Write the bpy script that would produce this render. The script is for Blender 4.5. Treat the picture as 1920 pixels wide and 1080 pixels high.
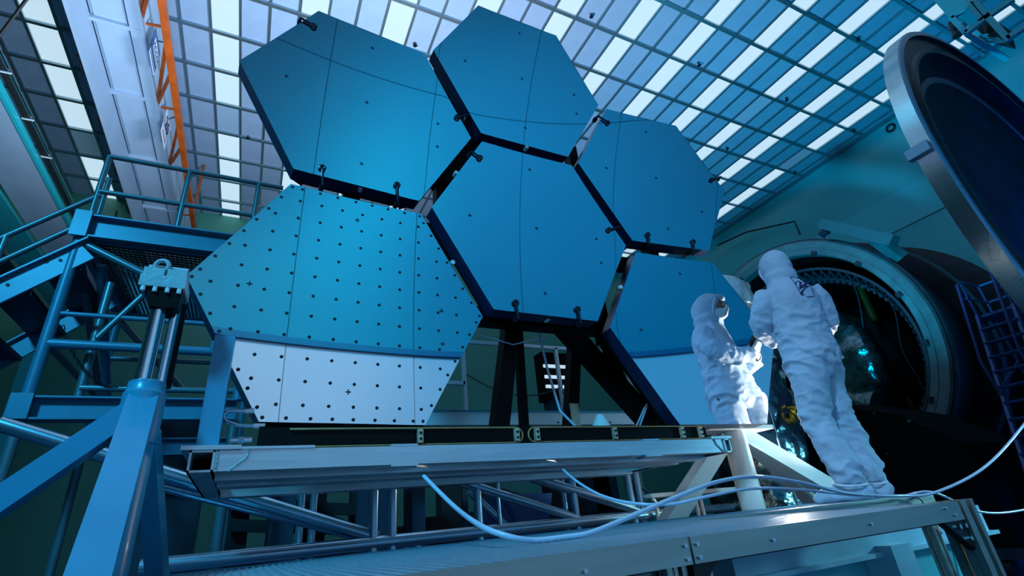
import bpy, bmesh, math, random
from mathutils import Vector, Matrix, noise, Euler
from mathutils.bvhtree import BVHTree

sc = bpy.context.scene
COL = sc.collection
for o in list(bpy.data.objects): bpy.data.objects.remove(o)
R = math.radians
random.seed(4)

# ------------------------------------------------------------------ camera
# scene coordinates: X right along the mirror wall, Y into the hall, Z up; the
# numbers below are metres from the centre of the middle mirror, ZF lifts them so the floor is z = 0
ZF = 3.3
FPX = 936.1423
CAM = Vector((-1.63083, -2.57138, -1.87616))
WX = Vector((0.89694, -0.43261, -0.09134))
WD = Vector((0.11327, 0.42452, -0.8983))
WF = Vector((0.42739, 0.79538, 0.42978))
cd = bpy.data.cameras.new('camera')
cd.sensor_fit = 'HORIZONTAL'; cd.sensor_width = 36.0; cd.lens = FPX / 1920 * 36.0
cd.clip_start = 0.02; cd.clip_end = 200
camo = bpy.data.objects.new('camera', cd); COL.objects.link(camo)
mt = Matrix((WX, -WD, -WF)).transposed().to_4x4(); mt.translation = CAM + Vector((0, 0, ZF))
camo.matrix_world = mt
sc.camera = camo

# ------------------------------------------------------------------ world, lamps, exposure
sc.view_settings.view_transform = 'Standard'; sc.view_settings.look = 'None'
sc.view_settings.gamma = 1.0; sc.view_settings.use_curve_mapping = False
sc.view_settings.exposure = 0.0
wd = bpy.data.worlds.new('hall_dark'); sc.world = wd; wd.use_nodes = True
wd.node_tree.nodes['Background'].inputs[0].default_value = (0.02, 0.10, 0.2, 1)
wd.node_tree.nodes['Background'].inputs[1].default_value = 0.05

def lamp(name, kind, loc, target, energy, color, radius=0.2, angle=90, blend=0.6):
    l = bpy.data.lights.new(name, kind); l.energy = energy; l.color = color
    l.shadow_soft_size = radius
    if kind == 'SPOT': l.spot_size = R(angle); l.spot_blend = blend
    o = bpy.data.objects.new(name, l); COL.objects.link(o)
    o.location = Vector(loc) + Vector((0, 0, ZF))
    if target is not None:
        d = Vector(target) - Vector(loc)
        o.rotation_euler = d.to_track_quat('-Z', 'Y').to_euler()
    return o
CEIL_EMIT = 0.88
lamp('strobe_up', 'SPOT', (0.6, 3.6, 2.4), (0.55, 4.9, 9.2), 3300, (0.72, 0.82, 1.0), 0.7, 145, 1.0)
lamp('fill_up_left', 'SPOT', (-2.7, 4.6, 2.2), (-4.0, 6.8, 8.0), 1150, (0.60, 0.80, 1.0), 0.5, 130, 1.0)  # extra lamp added to brighten the girder soffit and left ceiling
lamp('blue_up', 'SPOT', (7.5, 3.2, 0.5), (12.5, 4.0, 9.2), 2500, (0.0, 0.58, 0.95), 0.4, 125, 1.0)
lamp('strobe_key', 'SPOT', (2.80, 0.10, -1.70), (1.76, -0.42, -0.95), 240, (1.0, 0.9, 0.78), 0.03, 85, 0.5)
lamp('person_fill', 'SPOT', (-3.6, -3.0, 2.6), (1.75, -0.5, -1.0), 620, (0.34, 0.62, 1.0), 0.12, 22, 0.6)  # invented spot, only there to tint the technician's suit blue
lamp('strobe_stand', 'SPOT', (2.55, 0.62, -1.15), (1.62, 0.22, -1.65), 85, (1.0, 0.94, 0.86), 0.06, 80, 0.7)
lamp('foil_fill', 'SPOT', (3.9, -1.3, 1.6), (2.9, 0.8, 0.0), 60, (0.75, 0.95, 1.0), 0.15, 50, 0.8)  # unseen lamp put in to brighten the foil vessel
lamp('blue_wash_camera', 'SPOT', (-5.4, -4.2, 3.4), (-2.3, 0.4, -1.3), 2100, (0.05, 0.60, 0.98), 0.5, 60, 1.0)
lamp('wall_fill_left', 'SPOT', (-3.6, -1.4, 6.4), (1.3, -5.0, -2.6), 1800, (1.0, 0.82, 0.70), 0.5, 54, 1.0)  # warm wash added for the wall behind the camera, no known fixture
lamp('wall_fill_top', 'SPOT', (2.4, 2.6, 8.9), (2.6, -5.0, 1.6), 3000, (0.0, 0.62, 0.92), 0.4, 72, 1.0)  # added from above to even out brightness on the mirrored wall
lamp('blue_chamber', 'SPOT', (7.4, -3.6, -1.7), (10.6, 1.2, 0.5), 1000, (0.02, 0.14, 1.0), 0.4, 100, 0.9)
lamp('blue_rail', 'SPOT', (4.6, -2.2, -1.3), (2.6, -0.25, -2.3), 150, (0.25, 0.85, 1.0), 0.15, 60, 0.8)
lamp('wall_fill_low', 'SPOT', (9.8, -1.6, -1.6), (5.4, -5.0, -0.2), 420, (0.15, 0.58, 1.0), 0.3, 80, 1.0)  # fill added for the right end of the lower mirrored wall

# ------------------------------------------------------------------ materials
def mat(name, col, rough=0.5, metal=0.0, var=0.0, scale=8.0, bump=0.0, bscale=60.0, spec=0.5, rvar=0.0, stretch=None, emit=None, es=0.0, coat=0.0):
    m = bpy.data.materials.new(name); m.use_nodes = True
    nt = m.node_tree; N = nt.nodes; L = nt.links; b = N['Principled BSDF']
    b.inputs['Base Color'].default_value = (*col, 1); b.inputs['Roughness'].default_value = rough
    b.inputs['Metallic'].default_value = metal
    b.inputs['Specular IOR Level'].default_value = spec
    if coat: b.inputs['Coat Weight'].default_value = coat
    tc = N.new('ShaderNodeTexCoord'); src = tc.outputs['Object']
    if stretch:
        mp = N.new('ShaderNodeMapping'); mp.inputs['Scale'].default_value = stretch
        L.new(src, mp.inputs['Vector']); src = mp.outputs[0]
    if var > 0 or rvar > 0:
        n = N.new('ShaderNodeTexNoise'); n.inputs['Scale'].default_value = scale; n.inputs['Detail'].default_value = 5
        L.new(src, n.inputs['Vector'])
        if var > 0:
            r = N.new('ShaderNodeValToRGB')
            r.color_ramp.elements[0].position = 0.3; r.color_ramp.elements[1].position = 0.7
            r.color_ramp.elements[0].color = (*[max(0, c * (1 - var)) for c in col], 1)
            r.color_ramp.elements[1].color = (*[min(1, c * (1 + var)) for c in col], 1)
            L.new(n.outputs['Fac'], r.inputs[0]); L.new(r.outputs[0], b.inputs['Base Color'])
        if rvar > 0:
            q = N.new('ShaderNodeMapRange')
            q.inputs[3].default_value = max(0.02, rough - rvar); q.inputs[4].default_value = min(1, rough + rvar)
            L.new(n.outputs['Fac'], q.inputs[0]); L.new(q.outputs[0], b.inputs['Roughness'])
    if bump > 0:
        n2 = N.new('ShaderNodeTexNoise'); n2.inputs['Scale'].default_value = bscale; n2.inputs['Detail'].default_value = 4
        L.new(src, n2.inputs['Vector'])
        bp = N.new('ShaderNodeBump'); bp.inputs['Strength'].default_value = bump; bp.inputs['Distance'].default_value = 0.02
        L.new(n2.outputs['Fac'], bp.inputs['Height']); L.new(bp.outputs[0], b.inputs['Normal'])
    if emit:
        b.inputs['Emission Color'].default_value = (*emit, 1); b.inputs['Emission Strength'].default_value = es
    return m

MT = {}
MT['mirror'] = mat('polished_mirror', (0.78, 0.88, 0.95), 0.015, 1.0)
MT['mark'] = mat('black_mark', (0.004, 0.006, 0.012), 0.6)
MT['black'] = mat('matt_black', (0.002, 0.0022, 0.003), 0.5, 0, 0.3, 6, spec=0.15)
MT['black_edge'] = mat('dark_mirror_edge', (0.008, 0.03, 0.10), 0.35, 0.2)
MT['rod'] = mat('dark_steel', (0.03, 0.045, 0.07), 0.35, 0.8)
MT['white_ball'] = mat('white_target', (0.8, 0.85, 0.9), 0.3)
MT['alu'] = mat('brushed_aluminium', (0.66, 0.72, 0.78), 0.34, 0.85, 0.10, 3, 0.05, 90, rvar=0.08, stretch=(1, 8, 14))
MT['alu_walk'] = mat('anodised_fascia', (0.52, 0.52, 0.47), 0.33, 0.9, 0.12, 3, 0.04, 70, rvar=0.08, stretch=(1, 6, 12))
MT['weld'] = mat('weld_bead', (0.5, 0.58, 0.65), 0.4, 0.9, 0.3, 90, 0.6, 160)
MT['grate'] = mat('galvanised_grating', (0.66, 0.78, 0.90), 0.32, 0.72, 0.08, 30)
MT['paint_blue'] = mat('blue_grey_paint', (0.03, 0.29, 0.47), 0.33, 0.0, 0.06, 5, 0.02, 120, spec=0.5, coat=0.25)
MT['steel_blue'] = mat('painted_scaffold_steel', (0.03, 0.20, 0.33), 0.40, 0.1, 0.10, 5)
MT['pipe'] = mat('galvanised_pipe', (0.36, 0.54, 0.68), 0.24, 0.88, 0.06, 6)
MT['chrome'] = mat('chromed_ram', (0.65, 0.75, 0.82), 0.1, 1.0, 0.1, 20, stretch=(1, 1, 0.2), rvar=0.05)
MT['cap'] = mat('cast_cap_paint', (0.36, 0.44, 0.50), 0.45, 0.0, 0.12, 20, 0.15, 80)
MT['white_paint'] = mat('white_gloss_paint', (0.78, 0.78, 0.74), 0.32, 0, 0.05, 4, 0.02, 100, coat=0.2)
MT['copper'] = mat('copper_tube', (0.95, 0.38, 0.16), 0.4, 0.5, 0.2, 14)
MT['copper_clamp'] = mat('copper_clamp', (0.9, 0.58, 0.42), 0.4, 0.4, 0.2, 30)
MT['teal_beam'] = mat('teal_beam_paint', (0.12, 0.52, 0.58), 0.35, 0, 0.12, 3)
MT['pale_beam'] = mat('pale_beam_paint', (0.36, 0.62, 0.76), 0.35, 0, 0.1, 3)
MT['hose'] = mat('clear_vinyl_hose', (0.62, 0.72, 0.95), 0.18, 0, spec=0.6, coat=0.3)
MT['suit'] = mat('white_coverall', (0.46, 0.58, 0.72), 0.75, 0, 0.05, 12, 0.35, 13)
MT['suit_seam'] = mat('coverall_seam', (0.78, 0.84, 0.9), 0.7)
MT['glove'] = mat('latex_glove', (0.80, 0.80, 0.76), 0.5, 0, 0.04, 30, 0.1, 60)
MT['mask'] = mat('face_mask', (0.72, 0.80, 0.86), 0.8, 0, 0.05, 40, 0.2, 40)
MT['skin'] = mat('skin', (0.32, 0.16, 0.09), 0.5, 0, 0.1, 20)
MT['eye'] = mat('eye', (0.02, 0.015, 0.01), 0.15)
MT['eye_white'] = mat('eye_white', (0.7, 0.7, 0.7), 0.3)
MT['ink'] = mat('navy_ink', (0.01, 0.02, 0.12), 0.7)
MT['screen'] = mat('tablet_black', (0.004, 0.004, 0.006), 0.2)
MT['girder'] = mat('pale_girder_paint', (0.38, 0.52, 0.68), 0.5, 0, 0.06, 1.5)
MT['girder_dark'] = mat('girder_seam', (0.03, 0.06, 0.12), 0.6)
MT['orange'] = mat('orange_crane_paint', (0.36, 0.065, 0.006), 0.45, 0, 0.25, 3)
MT['sign_white'] = mat('sign_white', (0.75, 0.82, 0.9), 0.4)
MT['sign_blue'] = mat('sign_blue', (0.02, 0.10, 0.32), 0.4)
MT['ceil_panel'] = mat('prismatic_panel', (0.30, 0.43, 0.60), 0.55, 0, 0.05, 3, 0.15, 220)
MT['runner'] = mat('ceiling_runner_metal', (0.30, 0.42, 0.48), 0.38, 0.9)
MT['light'] = mat('lit_diffuser', (0.1, 0.15, 0.2), 0.5, 0, emit=(0.60, 0.82, 0.96), es=CEIL_EMIT)
MT['light_off'] = mat('faint_glow_diffuser', (0.28, 0.42, 0.58), 0.5, emit=(0.22, 0.45, 0.58), es=0.12)  # switched-off panels still carry a faint glow of their own
MT['wall_green'] = mat('green_wall_paint', (0.07, 0.30, 0.23), 0.5, 0, 0.08, 0.7)
MT['wall_teal'] = mat('teal_wall_paint', (0.02, 0.52, 0.60), 0.32, 0, 0.10, 0.5, rvar=0.06)
MT['wall_panel'] = mat('teal_panel_paint', (0.03, 0.58, 0.68), 0.3, 0, 0.08, 0.6)
MT['front_upper'] = mat('blue_curtain_panel', (0.0, 0.26, 0.42), 0.42, 0, 0.05, 0.6)
MT['front_lower'] = mat('pale_lit_panel', (0.45, 0.60, 0.78), 0.5, 0, 0.04, 0.6)  # lower panels coloured paler to stand for the light near them
MT['seam'] = mat('dark_seam', (0.004, 0.05, 0.10), 0.6)
MT['front_rail'] = mat('teal_rail', (0.0, 0.14, 0.30), 0.4)
MT['floor'] = mat('sealed_floor', (0.02, 0.08, 0.16), 0.22, 0, 0.15, 0.8, rvar=0.08)
MT['ring'] = mat('chamber_flange_steel', (0.12, 0.20, 0.23), 0.40, 0.6, 0.25, 2.2, 0.1, 12, rvar=0.1)
MT['ring_dark'] = mat('dark_chamber_steel', (0.02, 0.035, 0.05), 0.4, 0.4, 0.3, 3)
MT['chamber_black'] = mat('chamber_black', (0.002, 0.002, 0.003), 0.8, spec=0.1)
MT['truss_dark'] = mat('shroud_truss', (0.03, 0.05, 0.08), 0.35, 0.6)
MT['truss_light'] = mat('shroud_band', (0.05, 0.09, 0.13), 0.35, 0.7)
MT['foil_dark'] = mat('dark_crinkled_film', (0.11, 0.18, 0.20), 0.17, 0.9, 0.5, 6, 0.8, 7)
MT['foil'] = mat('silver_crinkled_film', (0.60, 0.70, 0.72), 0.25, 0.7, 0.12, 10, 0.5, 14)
MT['band'] = mat('brushed_door_rim', (0.34, 0.44, 0.48), 0.26, 0.95, 0.15, 2, rvar=0.08, stretch=(1, 1, 1))
MT['door_edge'] = mat('door_edge', (0.30, 0.48, 0.66), 0.4, 0.5)
MT['door_dark'] = mat('door_dark_face', (0.004, 0.012, 0.03), 0.6, 0.0, 0.6, 1.6, 0.1, 6, spec=0.2)
MT['rail'] = mat('dull_rail_paint', (0.10, 0.20, 0.25), 0.35, 0.45, 0.08, 5)
MT['ladder'] = mat('blue_ladder_steel', (0.015, 0.06, 0.22), 0.4, 0.3)
MT['lampglass'] = mat('lamp_glass', (1, 1, 1), 0.3, emit=(0.95, 1.0, 0.9), es=14)
MT['grate_light'] = mat('grating_strip', (0.20, 0.24, 0.20), 0.5, 0.4)
MT['tread'] = mat('stair_tread', (0.01, 0.03, 0.07), 0.45, 0.4)
MT['gold'] = mat('gold_film', (0.6, 0.35, 0.05), 0.25, 1.0, 0.2, 20, 0.5, 40)
MT['rubber'] = mat('black_rubber', (0.01, 0.011, 0.013), 0.45, 0, 0.2, 40)
MT['machine'] = mat('dark_machine_paint', (0.01, 0.03, 0.06), 0.5, 0, 0.3, 3)
MT['box_white'] = mat('pale_box_beam', (0.66, 0.78, 0.90), 0.45, 0, 0.08, 3)
MT['yellow'] = mat('green_tube', (0.015, 0.035, 0.002), 0.4)
MT['hoist'] = mat('grey_hoist_paint', (0.04, 0.09, 0.11), 0.5, 0, 0.08, 2)

# ------------------------------------------------------------------ helpers
def at(u, v, ax, val):
    d = WX * ((u - 960) / FPX) + WD * ((v - 540) / FPX) + WF
    i = 'xyz'.index(ax)
    return CAM + d * ((val - CAM[i]) / d[i])

def frame_of(d, up=Vector((0, 0, 1))):
    d = Vector(d).normalized(); up = Vector(up)
    if abs(d.dot(up.normalized())) > 0.98: up = Vector((0, 1, 0)) if abs(d.y) < 0.9 else Vector((1, 0, 0))
    s = d.cross(up).normalized(); t = s.cross(d).normalized()
    return d, s, t

class M:
    def __init__(s): s.v = []; s.f = []; s.mi = []; s.cur = 0
    def add(s, vs, fs):
        k = len(s.v); s.v += [Vector(x) for x in vs]
        for f in fs: s.f.append([i + k for i in f]); s.mi.append(s.cur)
        return s
    def hexa(s, c8):
        return s.add(c8, [(0, 3, 2, 1), (4, 5, 6, 7), (0, 1, 5, 4), (1, 2, 6, 5), (2, 3, 7, 6), (3, 0, 4, 7)])
    def box(s, lo, hi):
        (a, b, c), (d, e, f) = lo, hi
        return s.hexa([(a, b, c), (d, b, c), (d, e, c), (a, e, c), (a, b, f), (d, b, f), (d, e, f), (a, e, f)])
    def bar(s, p, q, w, h, up=(0, 0, 1)):
        p = Vector(p); q = Vector(q); d, sd, t = frame_of(q - p, up)
        sd = sd * w / 2; t = t * h / 2
        return s.hexa([p - sd - t, p + sd - t, p + sd + t, p - sd + t, q - sd - t, q + sd - t, q + sd + t, q - sd + t])
    def tube(s, p, q, r, n=12, r2=None):
        p = Vector(p); q = Vector(q); d, a, b = frame_of(q - p); r2 = r if r2 is None else r2
        vs = []
        for c, rr in ((p, r), (q, r2)):
            for i in range(n):
                t = 2 * math.pi * i / n; vs.append(c + (a * math.cos(t) + b * math.sin(t)) * rr)
        fs = [(i, (i + 1) % n, n + (i + 1) % n, n + i) for i in range(n)] + [tuple(range(n))[::-1], tuple(range(n, 2 * n))]
        return s.add(vs, fs)
    def path(s, pts, r, n=10, closed=False):
        pts = [Vector(p) for p in pts]; m = len(pts); vs = []; prev = None
        for i, p in enumerate(pts):
            a = pts[(i - 1) % m] if (closed or i > 0) else p
            b = pts[(i + 1) % m] if (closed or i < m - 1) else p
            d = (b - a).normalized()
            if prev is None: _, sd, t = frame_of(d)
            else:
                sd = (prev - d * prev.dot(d)).normalized(); t = sd.cross(d)
            prev = sd
            rr = r[i] if isinstance(r, (list, tuple)) else r
            for k in range(n):
                th = 2 * math.pi * k / n; vs.append(p + (sd * math.cos(th) + t * math.sin(th)) * rr)
        fs = []
        for i in range(m if closed else m - 1):
            j = (i + 1) % m
            for k in range(n):
                l = (k + 1) % n; fs.append((i * n + k, i * n + l, j * n + l, j * n + k))
        if not closed: fs += [tuple(range(n))[::-1], tuple(range((m - 1) * n, m * n))]
        return s.add(vs, fs)
    def lathe(s, prof, c, axis, n=64, a0=0.0, a1=2 * math.pi):
        c = Vector(c); d, a, b = frame_of(axis); full = abs(a1 - a0 - 2 * math.pi) < 1e-6
        cnt = n if full else n + 1; vs = []
        for i in range(cnt):
            t = a0 + (a1 - a0) * i / n; e = a * math.cos(t) + b * math.sin(t)
            for r, z in prof: vs.append(c + e * r + d * z)
        k = len(prof); fs = []
        for i in range(n):
            j = (i + 1) % cnt
            for m in range(k - 1): fs.append((i * k + m, j * k + m, j * k + m + 1, i * k + m + 1))
        return s.add(vs, fs)
    def prism(s, poly, off):
        poly = [Vector(p) for p in poly]; off = Vector(off); n = len(poly)
        return s.add(poly + [p + off for p in poly], [tuple(range(n))[::-1], tuple(range(n, 2 * n))] + [(i, (i + 1) % n, n + (i + 1) % n, n + i) for i in range(n)])
    def ball(s, c, r, nu=12, nv=8, sc3=(1, 1, 1), rot=None):
        c = Vector(c); vs = []; fs = []
        for j in range(nv + 1):
            ph = math.pi * j / nv
            for i in range(nu):
                t = 2 * math.pi * i / nu
                p = Vector((math.sin(ph) * math.cos(t) * r * sc3[0], math.sin(ph) * math.sin(t) * r * sc3[1], math.cos(ph) * r * sc3[2]))
                if rot is not None: p = rot @ p
                vs.append(c + p)
        for j in range(nv):
            for i in range(nu):
                k = (i + 1) % nu; fs.append((j * nu + i, (j + 1) * nu + i, (j + 1) * nu + k, j * nu + k))
        return s.add(vs, fs)
    def torus(s, c, axis, R_, r, n=20, m=8):
        c = Vector(c); d, a, b = frame_of(axis)
        return s.path([c + (a * math.cos(2 * math.pi * i / n) + b * math.sin(2 * math.pi * i / n)) * R_ for i in range(n)], r, m, True)

def finish(me, smooth):
    bm = bmesh.new(); bm.from_mesh(me); bmesh.ops.recalc_face_normals(bm, faces=bm.faces); bm.to_mesh(me); bm.free()
    if smooth:
        me.shade_smooth(); me.set_sharp_from_angle(angle=R(smooth if smooth > 1 else 38))

def base_of(m):
    lo = Vector((min(v.x for v in m.v), min(v.y for v in m.v), min(v.z for v in m.v)))
    hi = Vector((max(v.x for v in m.v), max(v.y for v in m.v), max(v.z for v in m.v)))
    return Vector(((lo.x + hi.x) / 2, (lo.y + hi.y) / 2, lo.z))

def meshdata(name, m, material, base, smooth=40):
    me = bpy.data.meshes.new(name)
    me.from_pydata([tuple(v - base) for v in m.v], [], m.f); me.validate()
    mats = material if isinstance(material, (list, tuple)) else [material]
    for k in mats: me.materials.append(MT[k] if isinstance(k, str) else k)
    if len(mats) > 1 and len(me.polygons) == len(m.mi):
        for p, i in zip(me.polygons, m.mi): p.material_index = i
    finish(me, smooth); me.update()
    return me

BASE = {}
def thing(name, label, cat, base, group=None, kind=None):
    o = bpy.data.objects.new(name, None); COL.objects.link(o); o.empty_display_size = 0.1
    base = Vector(base); o.location = base + Vector((0, 0, ZF)); BASE[o] = base
    o['label'] = label
    if cat: o['category'] = cat
    if group: o['group'] = group
    if kind: o['kind'] = kind
    return o

def part(name, m, material, parent, label=None, smooth=40, kind=None):
    root = parent; base = None
    # every part mesh keeps its own origin at its base, relative to the parent's origin
    pb = BASE[parent]; b = base_of(m)
    o = bpy.data.objects.new(name, meshdata(name, m, material, b, smooth)); COL.objects.link(o)
    o.parent = parent; o.location = b - pb; BASE[o] = b
    if label: o['label'] = label
    if kind: o['kind'] = kind
    return o

def solo(name, m, material, label=None, cat=None, group=None, kind=None, smooth=40):
    b = base_of(m)
    o = bpy.data.objects.new(name, meshdata(name, m, material, b, smooth)); COL.objects.link(o)
    o.location = b + Vector((0, 0, ZF)); BASE[o] = b
    if label: o['label'] = label
    if cat: o['category'] = cat
    if group: o['group'] = group
    if kind: o['kind'] = kind
    return o

def struct(name, m, material, label=None, smooth=40):
    return solo(name, m, material, label, None, None, 'structure', smooth)

def inst(name, me, loc, parent, base_parent):
    o = bpy.data.objects.new(name, me); COL.objects.link(o); o.parent = parent; o.location = Vector(loc) - base_parent
    return o

def project(p):
    q = Vector(p) - CAM; z = q.dot(WF)
    if z < 0.05: return None
    return 960 + FPX * q.dot(WX) / z, 540 + FPX * q.dot(WD) / z

# ================================================================== THE SETTING
XL, XR, YF, YB, ZFL, ZC = -13.0, 16.27, -5.0, 15.35, -3.3, 9.2464
struct('floor', M().box((XL - .2, YF - .2, ZFL - .2), (24, YB + .2, ZFL)), 'floor', 'dark blue sealed floor of the hall')
struct('wall_back', M().box((XL, YB, ZFL), (XR, YB + .2, ZC + .3)), 'wall_green', 'dark green painted wall at the far end of the hall')
struct('wall_left', M().box((XL - .2, YF, ZFL), (XL, YB, ZC + .3)), 'wall_green', 'dark green painted side wall')
# right wall with the round chamber opening
CY, CZ, CR = 6.2, 1.5, 3.63
m = M()
n = 64; HO = 3.95
sq = [(YF, ZFL), (YB, ZFL), (YB, ZC + .3), (YF, ZC + .3)]
def sqpt(t):
    c, s_ = math.cos(t), math.sin(t); best = 1e9
    for lim, k, ctr in ((YB, c, CY), (YF, c, CY), (ZC + .3, s_, CZ), (ZFL, s_, CZ)):
        if abs(k) > 1e-9:
            q = (lim - ctr) / k
            if q > 0: best = min(best, q)
    return (CY + c * best, CZ + s_ * best)
angs = [2 * math.pi * i / n for i in range(n)] + [math.atan2(z - CZ, y - CY) % (2 * math.pi) for y, z in sq]
angs = sorted(angs); k = len(angs); vs = []
for t in angs:
    y, z = sqpt(t)
    vs += [(XR, y, z), (XR, CY + HO * math.cos(t), CZ + HO * math.sin(t)), (XR + .3, CY + HO * math.cos(t), CZ + HO * math.sin(t))]
fs = []
for i in range(k):
    j = (i + 1) % k
    fs += [(3 * i, 3 * j, 3 * j + 1, 3 * i + 1), (3 * i + 1, 3 * j + 1, 3 * j + 2, 3 * i + 2)]
m.add(vs, fs)
wr = struct('wall_right', m, 'wall_teal', 'teal green wall around the round vacuum chamber mouth', 0)
# flat panels fixed on that wall
for (y0, y1, z0, z1) in ((2.62, 8.8, 5.6, 6.80), (-1.2, 2.0, 3.9, 6.80), (-1.2, 2.0, -3.2, 3.86), (-4.9, -1.26, -3.2, 3.86), (-4.9, -1.26, 3.9, 6.80)):
    part('wall_panel', M().box((XR - .04, y0, z0), (XR - .002, y1, z1)), 'wall_panel', wr)
part('wall_pipe', M().path([at(1345, 460, 'x', 15.9), at(1400, 435, 'x', 15.9), at(1490, 415, 'x', 15.9), at(1500, 440, 'x', 15.9)], .035, 8), 'rod', wr)
for u, v in ((1670, 240), (1733, 288)):
    p = at(u, v, 'x', XR - .03); part('wall_fitting', M().torus(p, (1, 0, 0), .12, .035), 'rod', wr)

# wall behind the photographer, seen only in the mirrors
wf = struct('wall_front', M().box((XL, YF - .25, ZFL), (XR, YF - .03, ZC + .3)), 'seam', 'blue panelled wall behind the photographer, seen in the mirrors', 0)
x0 = -0.47 - 1.62 * 7
for i in range(17):
    a = x0 + 1.62 * i; b = a + 1.62
    if a < XL: a = XL
    if b > XR: b = XR
    if b - a < .2: continue
    for z0, z1, mm in ((ZFL, 1.42, 'front_lower'), (1.50, 5.42, 'front_upper'), (5.42, ZC + .05, 'front_upper')):
        part('wall_panel', M().box((a + .0045, YF - .04, z0 + .003), (b - .0045, YF, z1 - .008)), mm, wf)
part('wall_rail', M().box((XL + .01, YF - .03, 1.42), (XR - .01, YF + .03, 1.50)), 'front_rail', wf)

# ------------------------------------------------------------------ luminous ceiling
GX, GY, OX, OY = 0.61, 1.1774, 6.1143, 2.5363
def gx(i): return OX + GX * i
def gy(j): return OY + GY * j
ce = struct('ceiling', M().box((XL - .1, YF - .1, ZC + .14), (XR + .1, YB + .1, ZC + .3)), 'wall_green', 'suspended ceiling of grey prismatic panels in a metal grid', 0)
pm = M().box((-GX / 2 + .012, -GY / 2 + .012, 0), (GX / 2 - .012, GY / 2 - .012, .02))
pmesh = meshdata('ceiling_panel', pm, 'ceil_panel', Vector((0, 0, 0)), 0)
lm = M().box((-GX / 2 + .015, -GY / 2 + .015, 0), (GX / 2 - .015, GY / 2 - .015, .02))
lmesh = meshdata('diffuser', lm, 'light', Vector((0, 0, 0)), 0)
lmesh_off = meshdata('diffuser_off', lm, 'light_off', Vector((0, 0, 0)), 0)
ORD = ['first', 'second', 'third', 'fourth', 'fifth', 'sixth', 'seventh', 'eighth', 'ninth', 'tenth', 'eleventh', 'twelfth', 'thirteenth', 'fourteenth', 'fifteenth', 'sixteenth', 'seventeenth', 'eighteenth', 'nineteenth']
cells = []
for i in range(-31, 17):
    for j in range(-7, 11):
        cx, cy = gx(i) + GX / 2, gy(j) + GY / 2
        if cx < XL + .25 or cy < YF + .4 or cy > YB - .3: continue
        ww = GX
        q = [project((gx(i) + a * GX, gy(j) + b * GY, ZC)) for a in (0, 1) for b in (0, 1)]
        seen = False; area = 0
        if all(q):
            us = [t[0] for t in q]; vs_ = [t[1] for t in q]
            seen = max(us) > 0 and min(us) < 1920 and max(vs_) > 0 and min(vs_) < 1080
            (ax, ay), (bx, by), (cx2, cy2), (dx, dy) = q
            area = abs((dx - ax) * (cy2 - by) - (dy - ay) * (cx2 - bx)) / 2
        cells.append((i, j, cx, cy, seen, area, i % 3 == 2))
panels = sorted([c for c in cells if not c[6] and c[4]], key=lambda c: -c[5])
rest = panels[300:] + [c for c in cells if not c[6] and not c[4]]
for c in panels[:300]:
    inst('ceiling_panel', pmesh, (c[2], c[3], ZC + .05), ce, BASE[ce])
m = M()
for c in rest: m.box((c[2] - GX / 2 + .012, c[3] - GY / 2 + .012, ZC + .05), (c[2] + GX / 2 - .012, c[3] + GY / 2 - .012, ZC + .07))
part('ceiling_panels', m, 'ceil_panel', ce, smooth=0, kind='stuff')
for i in range(-31, 18):
    part('runner', M().box((gx(i) - .028, YF, ZC - .005), (gx(i) + .028, YB, ZC + .10)), 'runner', ce, smooth=0)
for j in range(-6, 11):
    part('runner', M().box((XL, gy(j) - .042, ZC - .02), (XR, gy(j) + .042, ZC + .11)), 'runner', ce, smooth=0)
part('perimeter_trim', M().box((XR - .14, YF, ZC - .06), (XR, YB, ZC + .12)), 'runner', ce, smooth=0)
m = M()
colname = {}
for c in cells:
    if not c[6]: continue
    i, j, cx, cy, seen, area, _ = c
    off = (j == 6 and -18 < i < -10) or (j == 8 and i < -18) or (i == 8 and j == 1) or (i == 14 and j == 2) or (i == 2 and j == 3) or (i == 5 and j == 4)
    if not seen or area < 20:
        m.box((cx - GX / 2 + .015, cy - GY / 2 + .015, ZC + .045), (cx + GX / 2 - .015, cy + GY / 2 - .015, ZC + .065)); continue
    o = bpy.data.objects.new('ceiling_light', lmesh_off if off else lmesh); COL.objects.link(o)
    o.location = (cx, cy, ZC + .045 + ZF)
    o['label'] = '%s ceiling light panel, %s strip from the teal wall, %s from the far end' % ('unlit' if off else 'glowing', ORD[(14 - i) // 3], ORD[10 - j])
    o['category'] = 'ceiling light'; o['group'] = 'light panels in the ceiling grid'
so = solo('ceiling_light_rows', m, 'light', 'rows of ceiling light panels going on beyond the picture', 'ceiling light', None, 'stuff', 0)
# sprinkler heads
sp = M(); sp.tube((0, 0, 0), (0, 0, -.10), .018, 8); sp.tube((0, 0, -.10), (0, 0, -.115), .05, 10); sp.bar((0.0, 0, -.06), (.09, .06, -.02), .015, .015)
spm = meshdata('sprinkler', sp, 'rod', Vector((0, 0, 0)))
for k, (u, v) in enumerate(sorted(((1310, 119), (1608, 72), (1474, 185), (1363, 277), (1600, 243), (1490, 322), (1108, 28), (465, 256), (778, 82)))):
    p = at(u, v, 'z', ZC)
    if project(p) is None: continue
    o = bpy.data.objects.new('sprinkler_head', spm); COL.objects.link(o); o.location = p + Vector((0, 0, ZF + .04))
    o['label'] = 'small dark sprinkler head on the ceiling, %s from the left' % ORD[k]; o['category'] = 'sprinkler'; o['group'] = 'sprinkler heads on the ceiling'

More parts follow.
